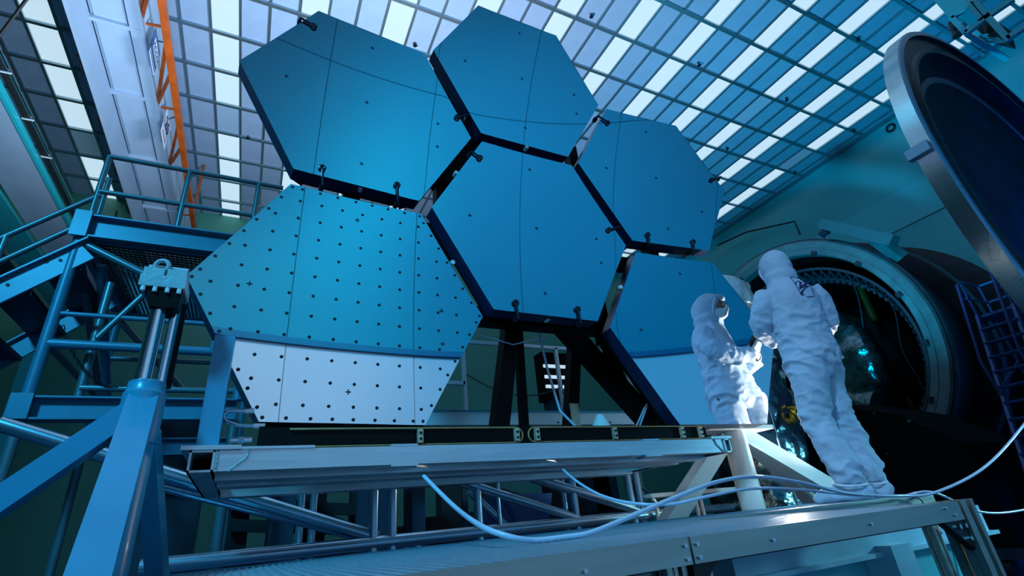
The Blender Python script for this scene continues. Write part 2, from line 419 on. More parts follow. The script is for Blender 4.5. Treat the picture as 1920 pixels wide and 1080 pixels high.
# ================================================================== MIRRORS
HF = 1.32; HA = HF / math.sqrt(3); PITCH = 1.42052; CURV = 0.028929
CEN = {'A': (-1, .5), 'B': (0, 1), 'C': (1, .5), 'D': (0, 0), 'E': (-1, -.5), 'F': (1, -.5)}
POSE = {'A': [0.0208, 0.0569, 0.0503, 0.0122, 0.0283, -0.009], 'B': [0.0185, 0.0248, 0.0268, 0.0029, 0.0158, -0.007], 'C': [-0.0268, -0.0264, -0.0083, 0.0002, -0.0066, -0.0035], 'D': [-0.0343, -0.0493, -0.0268, 0.0009, 0.0122, -0.0027], 'E': [-0.0074, 0.0085, 0.0029, 0.0038, 0.0087, -0.0005], 'F': [-0.0163, -0.0203, -0.0143, 0.0018, 0.0079, 0.0013]}
MLAB = {'A': 'hexagonal polished mirror at the upper left, its edge blue-lit', 'B': 'topmost hexagonal polished mirror, in the middle column',
        'C': 'hexagonal polished mirror at the upper right of the cluster', 'D': 'hexagonal polished mirror in the centre, above the black struts',
        'E': 'large nearest hexagonal mirror covered with rows of black dots', 'F': 'hexagonal mirror at the lower right reflecting the technician'}
RODS = {'A': [((563, 36), (588, 50)), ((604, 347), (604, 316)), ((745, 378), (744, 348)), ((878, 217), (857, 221))],
        'D': [((884, 286), (899, 297)), ((970, 596), (966, 569)), ((1087, 606), (1082, 581)), ((1160, 427), (1141, 432))],
        'C': [((1120, 219), (1139, 231)), ((1216, 458), (1214, 441)), ((1299, 470), (1299, 454)), ((1350, 333), (1334, 338))]}
CROSS = {'A': [(537, 143), (698, 90), (688, 192), (678, 307), (820, 275), (821, 232)], 'B': [(974, 63), (872, 114), (1076, 178), (1081, 213), (985, 240), (979, 148)],
         'C': [(1211, 247), (1137, 315), (1230, 334), (1253, 429), (1316, 397)], 'D': [(993, 318), (881, 404), (1006, 428), (1118, 448), (1127, 493), (1022, 550)],
         'E': [(468, 532), (670, 413), (828, 583), (830, 645), (653, 735)], 'F': [(1275, 513), (1202, 619), (1419, 675), (1347, 749)]}
BALLS = {'A': [(676, 352)], 'B': [(987, 277), (855, 325)], 'D': [(1027, 598), (848, 493)], 'F': [(1163, 539)], 'E': [(650, 806)]}

def hex_xf(n):
    cx, cz = CEN[n]; cx *= PITCH * math.sqrt(3) / 2; cz *= PITCH
    c = Vector((cx, -CURV * (cx * cx + cz * cz), cz)); q = POSE[n]; rv = Vector(q[3:])
    Rm = Matrix.Rotation(rv.length, 3, rv.normalized())
    return c, Rm, Vector(q[:3]), cx, cz
def on_face(n, x, z, lift=0.0):     # x,z measured from the hex centre
    c, Rm, t, cx, cz = hex_xf(n)
    X, Z = cx + x, cz + z
    nrm = Vector((2 * CURV * X, 1, 2 * CURV * Z)).normalized()
    P = Vector((X, -CURV * (X * X + Z * Z), Z)) - nrm * lift
    return Rm @ (P - c) + c + t
def px_face(n, u, v):               # face coordinates under a pixel
    c, Rm, t, cx, cz = hex_xf(n)
    d = WX * ((u - 960) / FPX) + WD * ((v - 540) / FPX) + WF
    o = Rm.transposed() @ (CAM - c - t) + c; d = Rm.transposed() @ d; s = 3.0
    for _ in range(25):
        P = o + d * s; F = P.y + CURV * (P.x ** 2 + P.z ** 2); s -= F / (d.y + 2 * CURV * (P.x * d.x + P.z * d.z))
    P = o + d * s
    return P.x - cx, P.z - cz
def hexpt(k, r): t = math.pi / 3 * k; return Vector((math.cos(t) * r, math.sin(t) * r))
def in_hex(x, z, a):
    return abs(z) <= a * math.sqrt(3) / 2 and abs(z) + abs(x) * math.sqrt(3) <= a * math.sqrt(3)

for n in 'ABCDEF':
    c, Rm, t, cx, cz = hex_xf(n)
    g = thing('mirror_segment', MLAB[n], 'mirror', c + t + Vector((0, 0, -HF / 2)), 'hexagonal mirror segments')
    K = 14; m = M(); idx = {}
    vs = []; fs = []
    for k in range(6):
        A_, B_ = hexpt(k, HA), hexpt(k + 1, HA)
        for i in range(K + 1):
            for j in range(K + 1 - i):
                p = A_ * (i / K) + B_ * (j / K); key = (round(p.x, 5), round(p.y, 5))
                if key not in idx: idx[key] = len(vs); vs.append(on_face(n, p.x, p.y))
        def id_(i, j):
            p = A_ * (i / K) + B_ * (j / K); return idx[(round(p.x, 5), round(p.y, 5))]
        for i in range(K):
            for j in range(K - i):
                fs.append((id_(i, j), id_(i, j + 1), id_(i + 1, j)))
                if i + j < K - 1: fs.append((id_(i + 1, j), id_(i, j + 1), id_(i + 1, j + 1)))
    m.add(vs, fs); part('mirror_face', m, 'mirror', g, smooth=80)
    # body behind the face
    m = M(); ring0 = [on_face(n, *hexpt(k, HA - .001), -.002) for k in range(6)]; ring1 = [on_face(n, *hexpt(k, HA - .004), -.115) for k in range(6)]
    m.add(ring0 + ring1, [(i, (i + 1) % 6, 6 + (i + 1) % 6, 6 + i) for i in range(6)] + [tuple(range(6, 12))])
    part('mirror_body', m, 'black_edge', g, smooth=0)
    # backing ribs
    m = M()
    for k in range(3):
        m.bar(on_face(n, *hexpt(k, HA * .9), -.17), on_face(n, *hexpt(k + 3, HA * .9), -.17), .07, .10, (0, 1, 0))
    for k in range(6): m.bar(on_face(n, *hexpt(k, HA * .88), -.16), on_face(n, *hexpt(k + 1, HA * .88), -.16), .05, .09, (0, 1, 0))
    part('backing_frame', m, 'black', g, smooth=0)
    # register crosses
    for u, v in CROSS[n]:
        x, z = px_face(n, u, v); m = M(); s = .013
        m.prism([on_face(n, x - s, z - .0028, .0008), on_face(n, x + s, z - .0028, .0008), on_face(n, x + s, z + .0028, .0008), on_face(n, x - s, z + .0028, .0008)], (0, -.0006, 0))
        m.prism([on_face(n, x - .0028, z - s, .0008), on_face(n, x + .0028, z - s, .0008), on_face(n, x + .0028, z + s, .0008), on_face(n, x - .0028, z + s, .0008)], (0, -.0007, 0))
        part('cross_mark', m, 'mark', g, smooth=0)
    if n == 'E':
        m = M(); st = .114
        spots = []
        for i in range(-7, 8):
            for j in range(-6, 7):
                x, z = i * st + .02, j * st - .01
                if in_hex(x, z, HA - .055): spots.append((x, z))
        for k in range(6):
            A_, B_ = hexpt(k, HA - .022), hexpt(k + 1, HA - .022)
            for q in (.0, .13, .27, .4, .53, .67, .8, .93):
                p = A_.lerp(B_, q); spots.append((p.x, p.y))
        for x, z in spots:
            vs = [on_face(n, x + .0085 * math.cos(2 * math.pi * k / 10), z + .0085 * math.sin(2 * math.pi * k / 10), .0009) for k in range(10)]
            m.prism(vs, (0, -.0006, 0))
        part('dot_marks', m, 'mark', g, 'rows of small black dots', 0, 'stuff')
    for (bu, bv), (tu, tv) in RODS.get(n, []):
        bx, bz = px_face(n, bu, bv); tx, tz = px_face(n, tu, tv)
        p0 = on_face(n, bx, bz, -.03); p1 = on_face(n, bx, bz, .012); p2 = on_face(n, tx, tz, .012)
        d = (p2 - p1).normalized(); m = M()
        m.path([p0, p1, p1 + d * .01, p2 - d * .012], .0082, 8); m.torus(p2, (0, 1, 0), .0145, .0078, 16, 8)
        m.bar(p0 + Vector((0, .03, 0)), p0 + Vector((0, -.012, 0)), .026, .026)
        part('tooling_post', m, 'rod', g, 'dark rod with an eye end')
    for u, v in BALLS.get(n, []):
        p = at(u, v, 'y', (c + t).y + .05); m = M(); m.tube(p + Vector((0, -.012, 0)), p + Vector((0, .03, 0)), .015, 14)
        part('target_button', m, 'white_ball', g, 'round white target button')

# black support structure behind the mirrors
bp = thing('mirror_support', 'black strut framework carrying the hexagonal mirrors from behind', 'support frame', (0, .4, -1.5))
def strut(p, q, w, h=None): part('strut', M().bar(p, q, w, h or w, (0, 1, 0)), 'black', bp, smooth=0)
strut((-.055, .42, -.50), (-.25, .42, -1.42), .105); strut((.10, .62, -.50), (.06, .62, -1.42), .055)
strut((.56, .5, -.45), (.34, .5, -1.42), .085); strut((.27, .36, -.48), (1.06, .36, -1.36), .125)
strut((1.0, .30, -.25), (1.02, .34, -1.42), .10); strut((.72, .40, -.62), (.98, .40, -1.40), .06)
strut((-.72, .25, -.75), (-.95, .25, -1.42), .09); strut((-1.25, .22, 1.0), (-1.25, .22, -1.42), .10)
strut((-1.3, .26, .0), (1.3, .26, .0), .10); strut((-.62, .26, 1.15), (-.62, .26, -.75), .09); strut((.62, .26, 1.15), (.62, .26, -.72), .09)
strut((-1.25, .26, .70), (1.25, .26, .70), .09); strut((1.25, .22, 1.0), (1.25, .22, -1.42), .10)
strut((-.7, .34, -.56), (.75, .34, -.56), .11)
strut((-.63, .22, .38), (-.31, .22, .93), .16)
m = M(); m.path([(.15, .40, -.60), (.16, .36, -.9), (.2, .33, -1.2), (.33, .28, -1.37)], .009, 8); part('cable', m, 'hose', bp)
m = M(); m.path([(.38, .25, -1.40), (.72, .24, -1.36), (.86, .25, -1.20), (.95, .26, -1.12)], .007, 8); m.path([(.40, .24, -1.41), (.74, .23, -1.37), (.87, .25, -1.21), (.95, .26, -1.12)], .007, 8)
m.path([(.95, .26, -1.12), (1.05, .27, -1.22), (1.22, .26, -1.32)], .004, 8); part('cable', m, 'hose', bp)
part('cable', M().path([(-.70, .2, -.62), (-.62, .2, -.72), (-.40, .3, -.70), (-.1, .35, -.74), (.2, .35, -.66)], .005, 8), 'hose', bp)
part('cable', M().path([(-.72, .1, -1.0), (-.78, .05, -1.15), (-.82, .02, -1.3), (-.95, 0, -1.40)], .010, 8), 'rubber', bp)
part('fitting', M().lathe([(.0, .10), (.02, .10), (.055, .04), (.06, 0), (0, 0)], (at(1127, 795, 'y', .02).x, .02, -1.395), (0, 0, 1), 20), 'white_ball', bp)
part('bracket', M().box((.36, .44, -1.30), (.43, .452, -1.12)), 'copper_clamp', bp, smooth=0)

# black base beam with copper cooling tubes
bb = thing('base_beam', 'long black beam with copper cooling tubes under the mirrors', 'beam', (-.3, -.1, -1.52))
part('beam_body', M().box((-1.62, -.15, -1.50), (.98, .20, -1.395)), 'black', bb, smooth=0)
part('beam_foot', M().box((-1.45, -.22, -1.535), (.85, .16, -1.50)), 'black', bb, smooth=0)
def loop(x0, x1, z0, z1, y, open_left):
    r = (z1 - z0) / 2; zc = (z0 + z1) / 2; xe = x1 if open_left else x0; sgn = 1 if open_left else -1
    pts = [(x0 if open_left else x1, y, z1)]
    for k in range(9):
        t = math.pi / 2 - math.pi * k / 8; pts.append((xe - sgn * r + sgn * r * math.cos(t), y, zc + r * math.sin(t)))
    pts.append((x0 if open_left else x1, y, z0))
    return M().path(pts, .0042, 8)
part('copper_tube', loop(-1.5, -.362, -1.482, -1.405, -.163, True), 'copper', bb)
part('copper_tube', loop(-.328, .97, -1.482, -1.405, -.163, False), 'copper', bb)
for u, v in ((788, 813), (969, 812), (1007, 812), (1153, 811), (1279, 806), (1313, 805)):
    p = at(u, v, 'y', -.17); m = M(); m.box((p.x - .013, -.178, -1.475), (p.x + .013, -.155, -1.412)); m.cur = 1
    for z in (-1.458, -1.43): m.tube((p.x, -.186, z), (p.x, -.176, z), .0065, 10)
    part('tube_clamp', m, ['copper_clamp', 'mark'], bb, smooth=0)

# aluminium frame under it
af = thing('base_frame', 'welded aluminium box-section frame under the mirror stand', 'frame', (-.4, -.1, -1.62))
FX0, FX1, FYF = -1.845, 1.0, -.30
def boxtube(x0, x1, y0, y1, z0, z1, axis, th=.008):
    m = M()
    if axis == 'y':
        m.box((x0, y0, z0), (x1, y1, z0 + th)); m.box((x0, y0, z1 - th), (x1, y1, z1)); m.box((x0, y0, z0), (x0 + th, y1, z1)); m.box((x1 - th, y0, z0), (x1, y1, z1))
        m.cur = 1; m.box((x0 + th, y0 + .15, z0 + th), (x1 - th, y0 + .16, z1 - th))
    return m
ZT, ZB = -1.508, -1.588
part('side_beam', boxtube(FX0, FX0 + .085, FYF, .75, ZB, ZT, 'y'), ['alu', 'chamber_black'], af, smooth=0)
part('side_beam', boxtube(FX1 - .05, FX1, FYF, .75, ZB, ZT, 'y'), ['alu', 'chamber_black'], af, smooth=0)
part('front_beam', M().box((FX0 + .085, FYF + .004, ZB + .002), (FX1 - .05, FYF + .05, ZT)), 'alu', af, smooth=0)
part('cross_beam', M().box((FX0 + .085, FYF + .18, ZB - .012), (FX1 - .05, FYF + .30, ZB + .05)), 'alu', af, smooth=0)
part('cross_beam', M().box((FX0 + .085, .12, ZB - .012), (FX1 - .05, .24, ZB + .05)), 'alu', af, smooth=0)
part('cross_beam', M().box((FX0 + .085, .62, ZB - .012), (FX1 - .05, .74, ZB + .05)), 'alu', af, smooth=0)
for xa, xb in ((-1.2, -.95), (-.45, -.25), (.25, .42), (.42, .25)):
    part('gusset', M().prism([(xa, FYF + .05, ZB + .002), (xa + .16, FYF + .05, ZB + .002), (xb + .12, FYF + .18, ZB + .002), (xb, FYF + .18, ZB + .002)], (0, 0, .012)), 'alu', af, smooth=0)
part('top_plate', M().box((FX0 - .03, FYF - .01, ZT), (FX0 + .17, .1, ZT + .016)), 'alu', af, smooth=0)
part('top_plate', M().box((FX0 + .02, FYF - .005, ZT + .0), (FX0 + .44, .0, ZT + .010)), 'alu', af, smooth=0)
part('top_plate', M().box((FX1 - .16, FYF - .01, ZT), (FX1 + .01, .1, ZT + .014)), 'alu', af, smooth=0)
for pts in ([(FX0 + .093, FYF - .001, ZT), (FX0 + .093, FYF - .001, ZB)], [(FX0 + .20, FYF + .0, ZT), (FX0 + .195, FYF + .0, ZT - .03), (FX0 + .135, FYF, ZB)], [(FX0 + .01, FYF - .002, ZT + .002), (FX0 + .09, FYF - .002, ZT + .002)],
            [(FX1 - .13, FYF, ZT), (FX1 - .12, FYF, ZT - .03), (FX1 - .07, FYF, ZB)], [(FX1 - .055, FYF, ZT), (FX1 - .055, FYF, ZB)]):
    part('weld_bead', M().path(pts, .0035, 6), 'weld', af)
for x in (-1.03, .38):
    part('pad', M().box((x - .06, FYF, ZB - .006), (x + .06, FYF + .05, ZB + .008)), 'alu', af, smooth=0); part('pad', M().box((x - .06, FYF + .0, ZT), (x + .06, FYF + .05, ZT + .008)), 'alu', af, smooth=0)
# grey upright bolted on the left end of the frame, steel hose beside it
up = thing('side_upright', 'blue-grey box-section upright standing on the frame at the left mirror', 'post', (-1.80, -.2, ZT + .016))
m = M(); m.bar((-1.795, -.22, ZT + .016), (-1.795, -.22, -1.03), .075, .08, (0, 1, 0)); part('upright_tube', m, 'paint_blue', up, smooth=0)
m = M(); m.bar((-1.795, -.18, -1.06), (-1.84, -.02, -1.0), .05, .05); part('arm', m, 'paint_blue', up, smooth=0)
m = M(); m.path([(-1.835, -.262, ZT + .02), (-1.755, -.262, ZT + .02), (-1.755, -.178, ZT + .02)], .005, 6); part('weld_bead', m, 'weld', up)
a = [at(460, 771, 'y', -.12), at(430, 770, 'y', -.12), at(418, 779, 'y', -.12), at(424, 790, 'y', -.12), at(445, 797, 'y', -.12), at(475, 799, 'y', -.12)]
h = thing('braided_hose', 'short braided steel hose loop at the corner of the dotted mirror', 'hose', a[4]); part('hose_body', M().path(a, .009, 10), 'pipe', h); part('hose_fitting', M().tube(a[0], a[0] + Vector((.035, 0, .002)), .012, 10), 'chrome', h); part('hose_fitting', M().tube(a[5], a[5] + Vector((.045, 0, 0)), .012, 10), 'chrome', h)
a = at(432, 826, 'y', -.14); h = thing('hose_coupling', 'short chromed pipe coupling lying on the left end of the frame', 'coupling', a); part('coupling_body', M().tube(a, a + Vector((.08, 0, .002)), .012, 12), 'chrome', h); part('coupling_nut', M().tube(a + Vector((.03, 0, 0)), a + Vector((.05, 0, 0)), .015, 6), 'pipe', h)

# ================================================================== JACK STAND (left foreground)
js = thing('jack_stand', 'blue hydraulic jack stand with braces in the left foreground', 'jack stand', (-2.0, -.4, ZFL))
JX, JY = -2.005, -.40
part('post', M().tube((JX, JY, ZFL), (JX, JY, -1.47), .062, 28), 'paint_blue', js)
part('collar', M().lathe([(.0, -1.50), (.066, -1.50), (.066, -1.325), (.060, -1.318), (.058, -1.285), (.050, -1.28), (0, -1.28)], (JX, JY, 0), (0, 0, 1), 32), 'paint_blue', js)
part('brace', M().bar((JX - .02, JY, -1.385), (JX - 1.95, JY, ZFL + .02), .075, .075), 'paint_blue', js, smooth=0)
part('brace', M().bar((JX + .0, JY - .02, -1.37), (JX + .245, -2.35, ZFL + .03), .088, .088), 'paint_blue', js, smooth=0)
part('brace', M().bar((JX + .03, JY + .03, -1.46), (JX + .30, JY + 1.5, ZFL + .02), .06, .06), 'paint_blue', js, smooth=0)
part('ram', M().tube((JX - .016, JY - .01, -1.30), (JX - .016, JY - .01, -.93), .027, 24), 'chrome', js, 'chrome hydraulic ram')
part('ram', M().tube((JX + .035, JY + .02, -1.30), (JX + .035, JY + .02, -.93), .018, 20), 'chrome', js, 'chrome hydraulic ram')
part('ram_guard', M().path([(JX + .052, JY + .04, -1.29), (JX + .052, JY + .04, -.95)], .016, 12), 'black', js)
hd = part('head', M().box((JX - .088, JY - .07, -.925), (JX + .062, JY + .07, -.878)), 'cap', js, smooth=0)
m = M(); m.prism([(JX - .075, JY - .06, -.925), (JX + .055, JY - .06, -.925), (JX + .05, JY - .05, -1.0), (JX - .045, JY - .05, -1.0)], (0, .12, 0)); part('yoke', m, 'black', js, smooth=0)
for x in (-.072, -.034, .006, .044): part('bolt', M().tube((JX + x, JY - .062, -.945), (JX + x, JY - .062, -.925), .008, 8), 'white_ball', js)
for x0, x1 in ((-.085, -.018), (-.008, .056)):
    m = M(); m.box((JX + x0, JY - .055, -.878), (JX + x1, JY + .055, -.84)); part('cheek', m, 'cap', hd, smooth=0)
    m = M(); xc = (x0 + x1) / 2; m.lathe([(0, -.028), (.036, -.028), (.036, .028), (0, .028)], (JX + xc, JY + .01, -.838), (1, 0, 0), 24); part('trunnion', m, 'cap', hd)
m = M(); m.torus((JX - .034, JY - .035, -.822), (.25, 1, .1), .024, .0085, 24, 10); m.tube((JX - .034, JY - .035, -.86), (JX - .034, JY - .035, -.842), .013, 12); part('lifting_eye', m, 'cap', hd)

# ================================================================== SCAFFOLD TOWER with stairs (left)
SY, SX0, SX1, SB = 1.6, -2.965, -1.78, 3.1
st = thing('scaffold_tower', 'blue steel access tower with guard rails at the left', 'scaffold tower', (-2.4, 2.3, ZFL))
def ibeam(p, q, h, w, up=(0, 0, 1), tf=.012):
    p = Vector(p); q = Vector(q); d, sd, t = frame_of(q - p, up); m = M()
    m.bar(p, q, .01, h, up)
    for s in (1, -1): m.bar(p + t * s * (h / 2 - tf / 2), q + t * s * (h / 2 - tf / 2), w, tf, up)
    return m
part('platform_beam', ibeam((SX0, SY, .43), (SX1, SY, .43), .19, .12), 'steel_blue', st, smooth=0)
part('platform_beam', ibeam((SX0, SB, .43), (SX1, SB, .43), .19, .12), 'steel_blue', st, smooth=0)
part('platform_beam', ibeam((SX0, SY + .05, .43), (SX0, SB - .05, .43), .17, .10), 'steel_blue', st, smooth=0)
part('platform_beam', ibeam((-2.13, SY + .05, .42), (-2.13, SB - .05, .42), .15, .08), 'steel_blue', st, smooth=0)
part('corner_plate', M().box((SX0 - .05, SY - .075, .325), (SX0 + .05, SY - .06, .54)), 'steel_blue', st, smooth=0)
part('tower_beam', ibeam((SX0 - .03, SY, -.925), (SX1, SY, -.925), .15, .12), 'steel_blue', st, smooth=0)
part('tower_beam', ibeam((SX0 - .03, SB, -.925), (SX1, SB, -.925), .15, .12), 'steel_blue', st, smooth=0)
part('corner_plate', M().box((SX0 - .06, SY - .075, -1.0), (SX0 + .05, SY - .06, -.84)), 'steel_blue', st, smooth=0)
for x, y in ((SX0, SY), (SX0, SB), (SX1, SY), (SX1, SB)):
    part('post', M().tube((x, y, -.85), (x, y, .34), .037, 14), 'steel_blue', st)
    part('post', M().tube((x, y, ZFL), (x, y, -1.0), .034, 14), 'rail', st)
for p, q, r in (((SX0, SY, .31), (-2.36, SY, .02), .030), ((SX0, SY, -.265), (SX1, SY, -.265), .018), ((SX0, SY, -.485), (SX1, SY, -.485), .033), ((-2.74, SY + .1, -.755), (SX1, SY + .1, -.755), .022),
                ((-2.74, SY + .12, .05), (-2.74, SY + .12, -.85), .030), ((SX0, SY, -1.03), (-2.05, SY, -1.36), .030), ((-2.47, SY, -.02), (-2.70, SY, -.43), .022), ((SX0, SB, .3), (-2.3, SB, -.4), .03),
                ((SX0, SY, .30), (SX0, SB, -.4), .028), ((-2.88, SY + .3, .28), (-2.80, SB, -.85), .034), ((SX0, SY + .0, -.47), (SX0, SB, -.47), .026), ((SX0, SB, -.1), (SX1, SB, -.1), .025)):
    part('brace_pipe', M().tube(p, q, r, 12), 'rail' if r < .031 and r != .018 else 'steel_blue', st)
# platform grating seen from below
m = M()
for i in range(38): x = SX0 + .05 + i * .0318; m.box((x, SY + .05, .345), (x + .006, SB - .05, .362))
for j in range(34): y = SY + .06 + j * .0435; m.box((SX0 + .05, y, .347), (SX1 - .02, y + .008, .360))
part('platform_grating', m, 'truss_dark', st, smooth=0, kind='stuff')
# guard rails
gr = part('guard_rail', M().tube((SX0 + .02, SY, 1.115), (-1.66, SY, 1.115), .020, 12), 'rail', st)
part('guard_rail', M().tube((SX0 + .02, SY, .77), (-1.70, SY, .77), .020, 12), 'rail', st)
for x in (SX0 + .02, -2.39, -1.86): part('rail_post', M().tube((x, SY, .50), (x, SY, 1.115), .021, 12), 'rail', st)
part('rail_post', M().tube((SX0 + .02, SY + .14, .50), (SX0 + .02, SY + .14, 1.0), .02, 12), 'rail', st)
part('guard_rail', M().tube((SX0 + .02, SB, 1.115), (-1.70, SB, 1.115), .020, 12), 'rail', st)
for x in (SX0 + .02, -2.35, -1.75): part('rail_post', M().tube((x, SB, .50), (x, SB, 1.115), .021, 12), 'rail', st)
def chain(p, q, sag, name, parent, r=.004, n=34):
    p = Vector(p); q = Vector(q); m = M(); ps = [p.lerp(q, i / n) + Vector((0, 0, -sag * 4 * (i / n) * (1 - i / n))) for i in range(n + 1)]
    for i in range(n):
        d = ps[i + 1] - ps[i]; _, s, t = frame_of(d); k = s if i % 2 else t
        m.path([ps[i] - k * .007, ps[i + 1] - k * .007, ps[i + 1] + k * .007, ps[i] + k * .007], r, 4, True)
    return part(name, m, 'rod', parent, smooth=0)
chain((-2.62, SB, .86), (-1.75, SB, .80), .08, 'safety_chain', st); chain((SX0, SY + .6, .98), (SX0 + .02, SY + .62, .55), .02, 'safety_chain', st, n=24)
chain((SX0 + .06, SY, -.35), (-2.45, SY + .1, -.72), .16, 'safety_chain', st)
# stairs going down to the left
sr = thing('access_stair', 'steel stair with bolted stringers leading up to the left tower', 'stairs', (-3.6, 2.0, ZFL))
SL = (-2.90, .235); SLo = (-5.9, -2.75)     # stringer centre line in x,z
for y in (SY - .02, SY + .85):
    m = M(); m.bar((SL[0], y, SL[1]), (SLo[0], y, SLo[1]), .02, .17, (0, 0, 1)); m.bar((SL[0], y - .02, SL[1] + .09), (SLo[0], y - .02, SLo[1] + .09), .05, .012)
    sg = part('stringer', m, 'steel_blue', sr, smooth=0)
    if y < 1.8:
        for k in range(12):
            t = .04 + k * .075; x = SL[0] + (SLo[0] - SL[0]) * t; z = SL[1] + (SLo[1] - SL[1]) * t
            part('bolt', M().tube((x, y - .016, z + .01), (x, y - .008, z + .01), .011, 8), 'mark', sg); part('bolt', M().tube((x - .07, y - .016, z - .012), (x - .07, y - .008, z - .012), .011, 8), 'mark', sg)
for k in range(13):
    x = -3.02 - k * .22; z = .08 - k * .22
    m = M(); m.box((x - .12, SY + .0, z), (x + .12, SY + .84, z + .03))
    for q in range(7): m.box((x - .115 + q * .034, SY + .01, z + .03), (x - .10 + q * .034, SY + .83, z + .036))
    part('tread', m, 'tread', sr, smooth=0)
for dz, name in ((.50, 'hand_rail'), (.275, 'hand_rail')):
    part(name, M().tube((-2.93, SY, .235 + dz), (-5.5, SY, .235 + dz - 2.57 * 1.05), .019, 12), 'rail', sr)
for x in (-3.36, -4.3, -5.2): part('rail_post', M().tube((x, SY, .235 - (-2.93 - x) * 1.05), (x, SY, .735 - (-2.93 - x) * 1.05), .019, 12), 'rail', sr)

# ================================================================== LOWER SCAFFOLD under the mirror frame
ls = thing('lower_scaffold', 'galvanised pipe scaffold under and behind the aluminium frame', 'scaffold', (-.3, 1.2, ZFL))
PV = [(-.89, 1.0, .034), (-.77, 1.0, .034), (-.16, 1.0, .030), (.0, 1.0, .016), (.645, 1.0, .030), (1.19, 1.0, .034), (1.30, 1.02, .034), (-1.30, 1.35, .026), (-1.22, 1.35, .026), (.74, 1.3, .026)]
for x, y, r in PV: part('upright_pipe', M().tube((x, y, ZFL), (x, y, -1.55), r, 14), 'pipe', ls)
for p, q, r in (((-2.1, 1.0, -1.89), (1.42, 1.0, -1.89), .042), ((-2.85, 1.0, -1.14), (-.86, 1.02, -1.86), .040), ((-2.14, 1.07, -1.46), (-.55, 1.07, -1.97), .032), ((-.36, 1.0, -1.53), (.64, 1.0, -1.86), .032),
                ((.20, 1.0, -1.52), (1.24, 1.0, -1.85), .038), ((1.24, 1.0, -1.88), (2.3, 1.0, -1.90), .036), ((1.3, 1.1, -1.58), (1.75, 1.3, -1.80), .016), ((-.1, 1.3, -1.6), (.22, 1.3, -1.9), .03)):
    part('cross_pipe', M().tube(p, q, r, 14), 'pipe', ls)
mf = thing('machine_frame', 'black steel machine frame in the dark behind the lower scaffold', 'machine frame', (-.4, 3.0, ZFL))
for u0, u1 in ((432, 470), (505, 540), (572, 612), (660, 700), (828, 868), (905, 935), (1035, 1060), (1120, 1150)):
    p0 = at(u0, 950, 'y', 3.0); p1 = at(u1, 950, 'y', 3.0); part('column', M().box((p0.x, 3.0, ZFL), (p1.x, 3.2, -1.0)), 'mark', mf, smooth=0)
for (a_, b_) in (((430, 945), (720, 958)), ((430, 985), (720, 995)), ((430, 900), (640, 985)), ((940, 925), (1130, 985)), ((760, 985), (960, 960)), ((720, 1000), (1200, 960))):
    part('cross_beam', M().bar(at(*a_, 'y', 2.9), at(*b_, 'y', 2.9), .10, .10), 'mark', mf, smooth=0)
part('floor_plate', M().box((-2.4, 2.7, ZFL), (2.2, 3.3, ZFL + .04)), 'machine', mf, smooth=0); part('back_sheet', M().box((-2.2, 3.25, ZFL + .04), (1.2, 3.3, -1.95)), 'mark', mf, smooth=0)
# dark equipment standing further back
for k, (x0, x1, y, z1, lab) in enumerate(((-1.45, -1.27, 2.2, -1.2, 'dark steel column behind the lower scaffold, left of the pipe pair'), (-.62, -.45, 2.2, -1.35, 'dark blue column behind the scaffold, right of the pipe pair'), (-.30, -.18, 2.2, -1.35, 'narrow dark column behind the middle of the scaffold'),
                                     (2.1, 2.6, 3.0, -1.1, 'dark cabinet behind the white stand'), (-2.75, -2.05, 3.6, -.55, 'dark machine cabinet inside the left tower'))):
    cb = thing('steel_column' if k < 3 else 'equipment_cabinet', lab, 'column' if k < 3 else 'cabinet', ((x0 + x1) / 2, y, ZFL))
    part('body', M().box((x0, y, ZFL + .02), (x1, y + .3, z1)), 'machine', cb, smooth=0); part('base_plate', M().box((x0 - .06, y - .06, ZFL), (x1 + .06, y + .36, ZFL + .03)), 'machine', cb, smooth=0)
    part('trim', M().box((x0 - .01, y - .01, z1 - .03), (x1 + .01, y + .31, z1)), 'steel_blue', cb, smooth=0)
# blue angular duct seen below the frame
dk = thing('angular_duct', 'dark blue angular sheet-metal duct under the frame', 'duct', (.55, 2.0, ZFL))
m = M(); m.prism([(.26, 1.9, -2.3), (.80, 1.9, -2.3), (.98, 1.9, -1.62), (.42, 1.9, -1.60)], (0, .5, 0)); part('duct_body', m, 'ladder', dk, smooth=0); part('duct_leg', M().box((.4, 2.0, ZFL), (.7, 2.3, -2.28)), 'machine', dk, smooth=0)
part('duct_fold', M().prism([(.26, 1.89, -2.3), (.42, 1.89, -1.60), (.52, 1.86, -1.72), (.70, 1.86, -2.3)], (0, .02, 0)), 'ladder', dk, smooth=0)
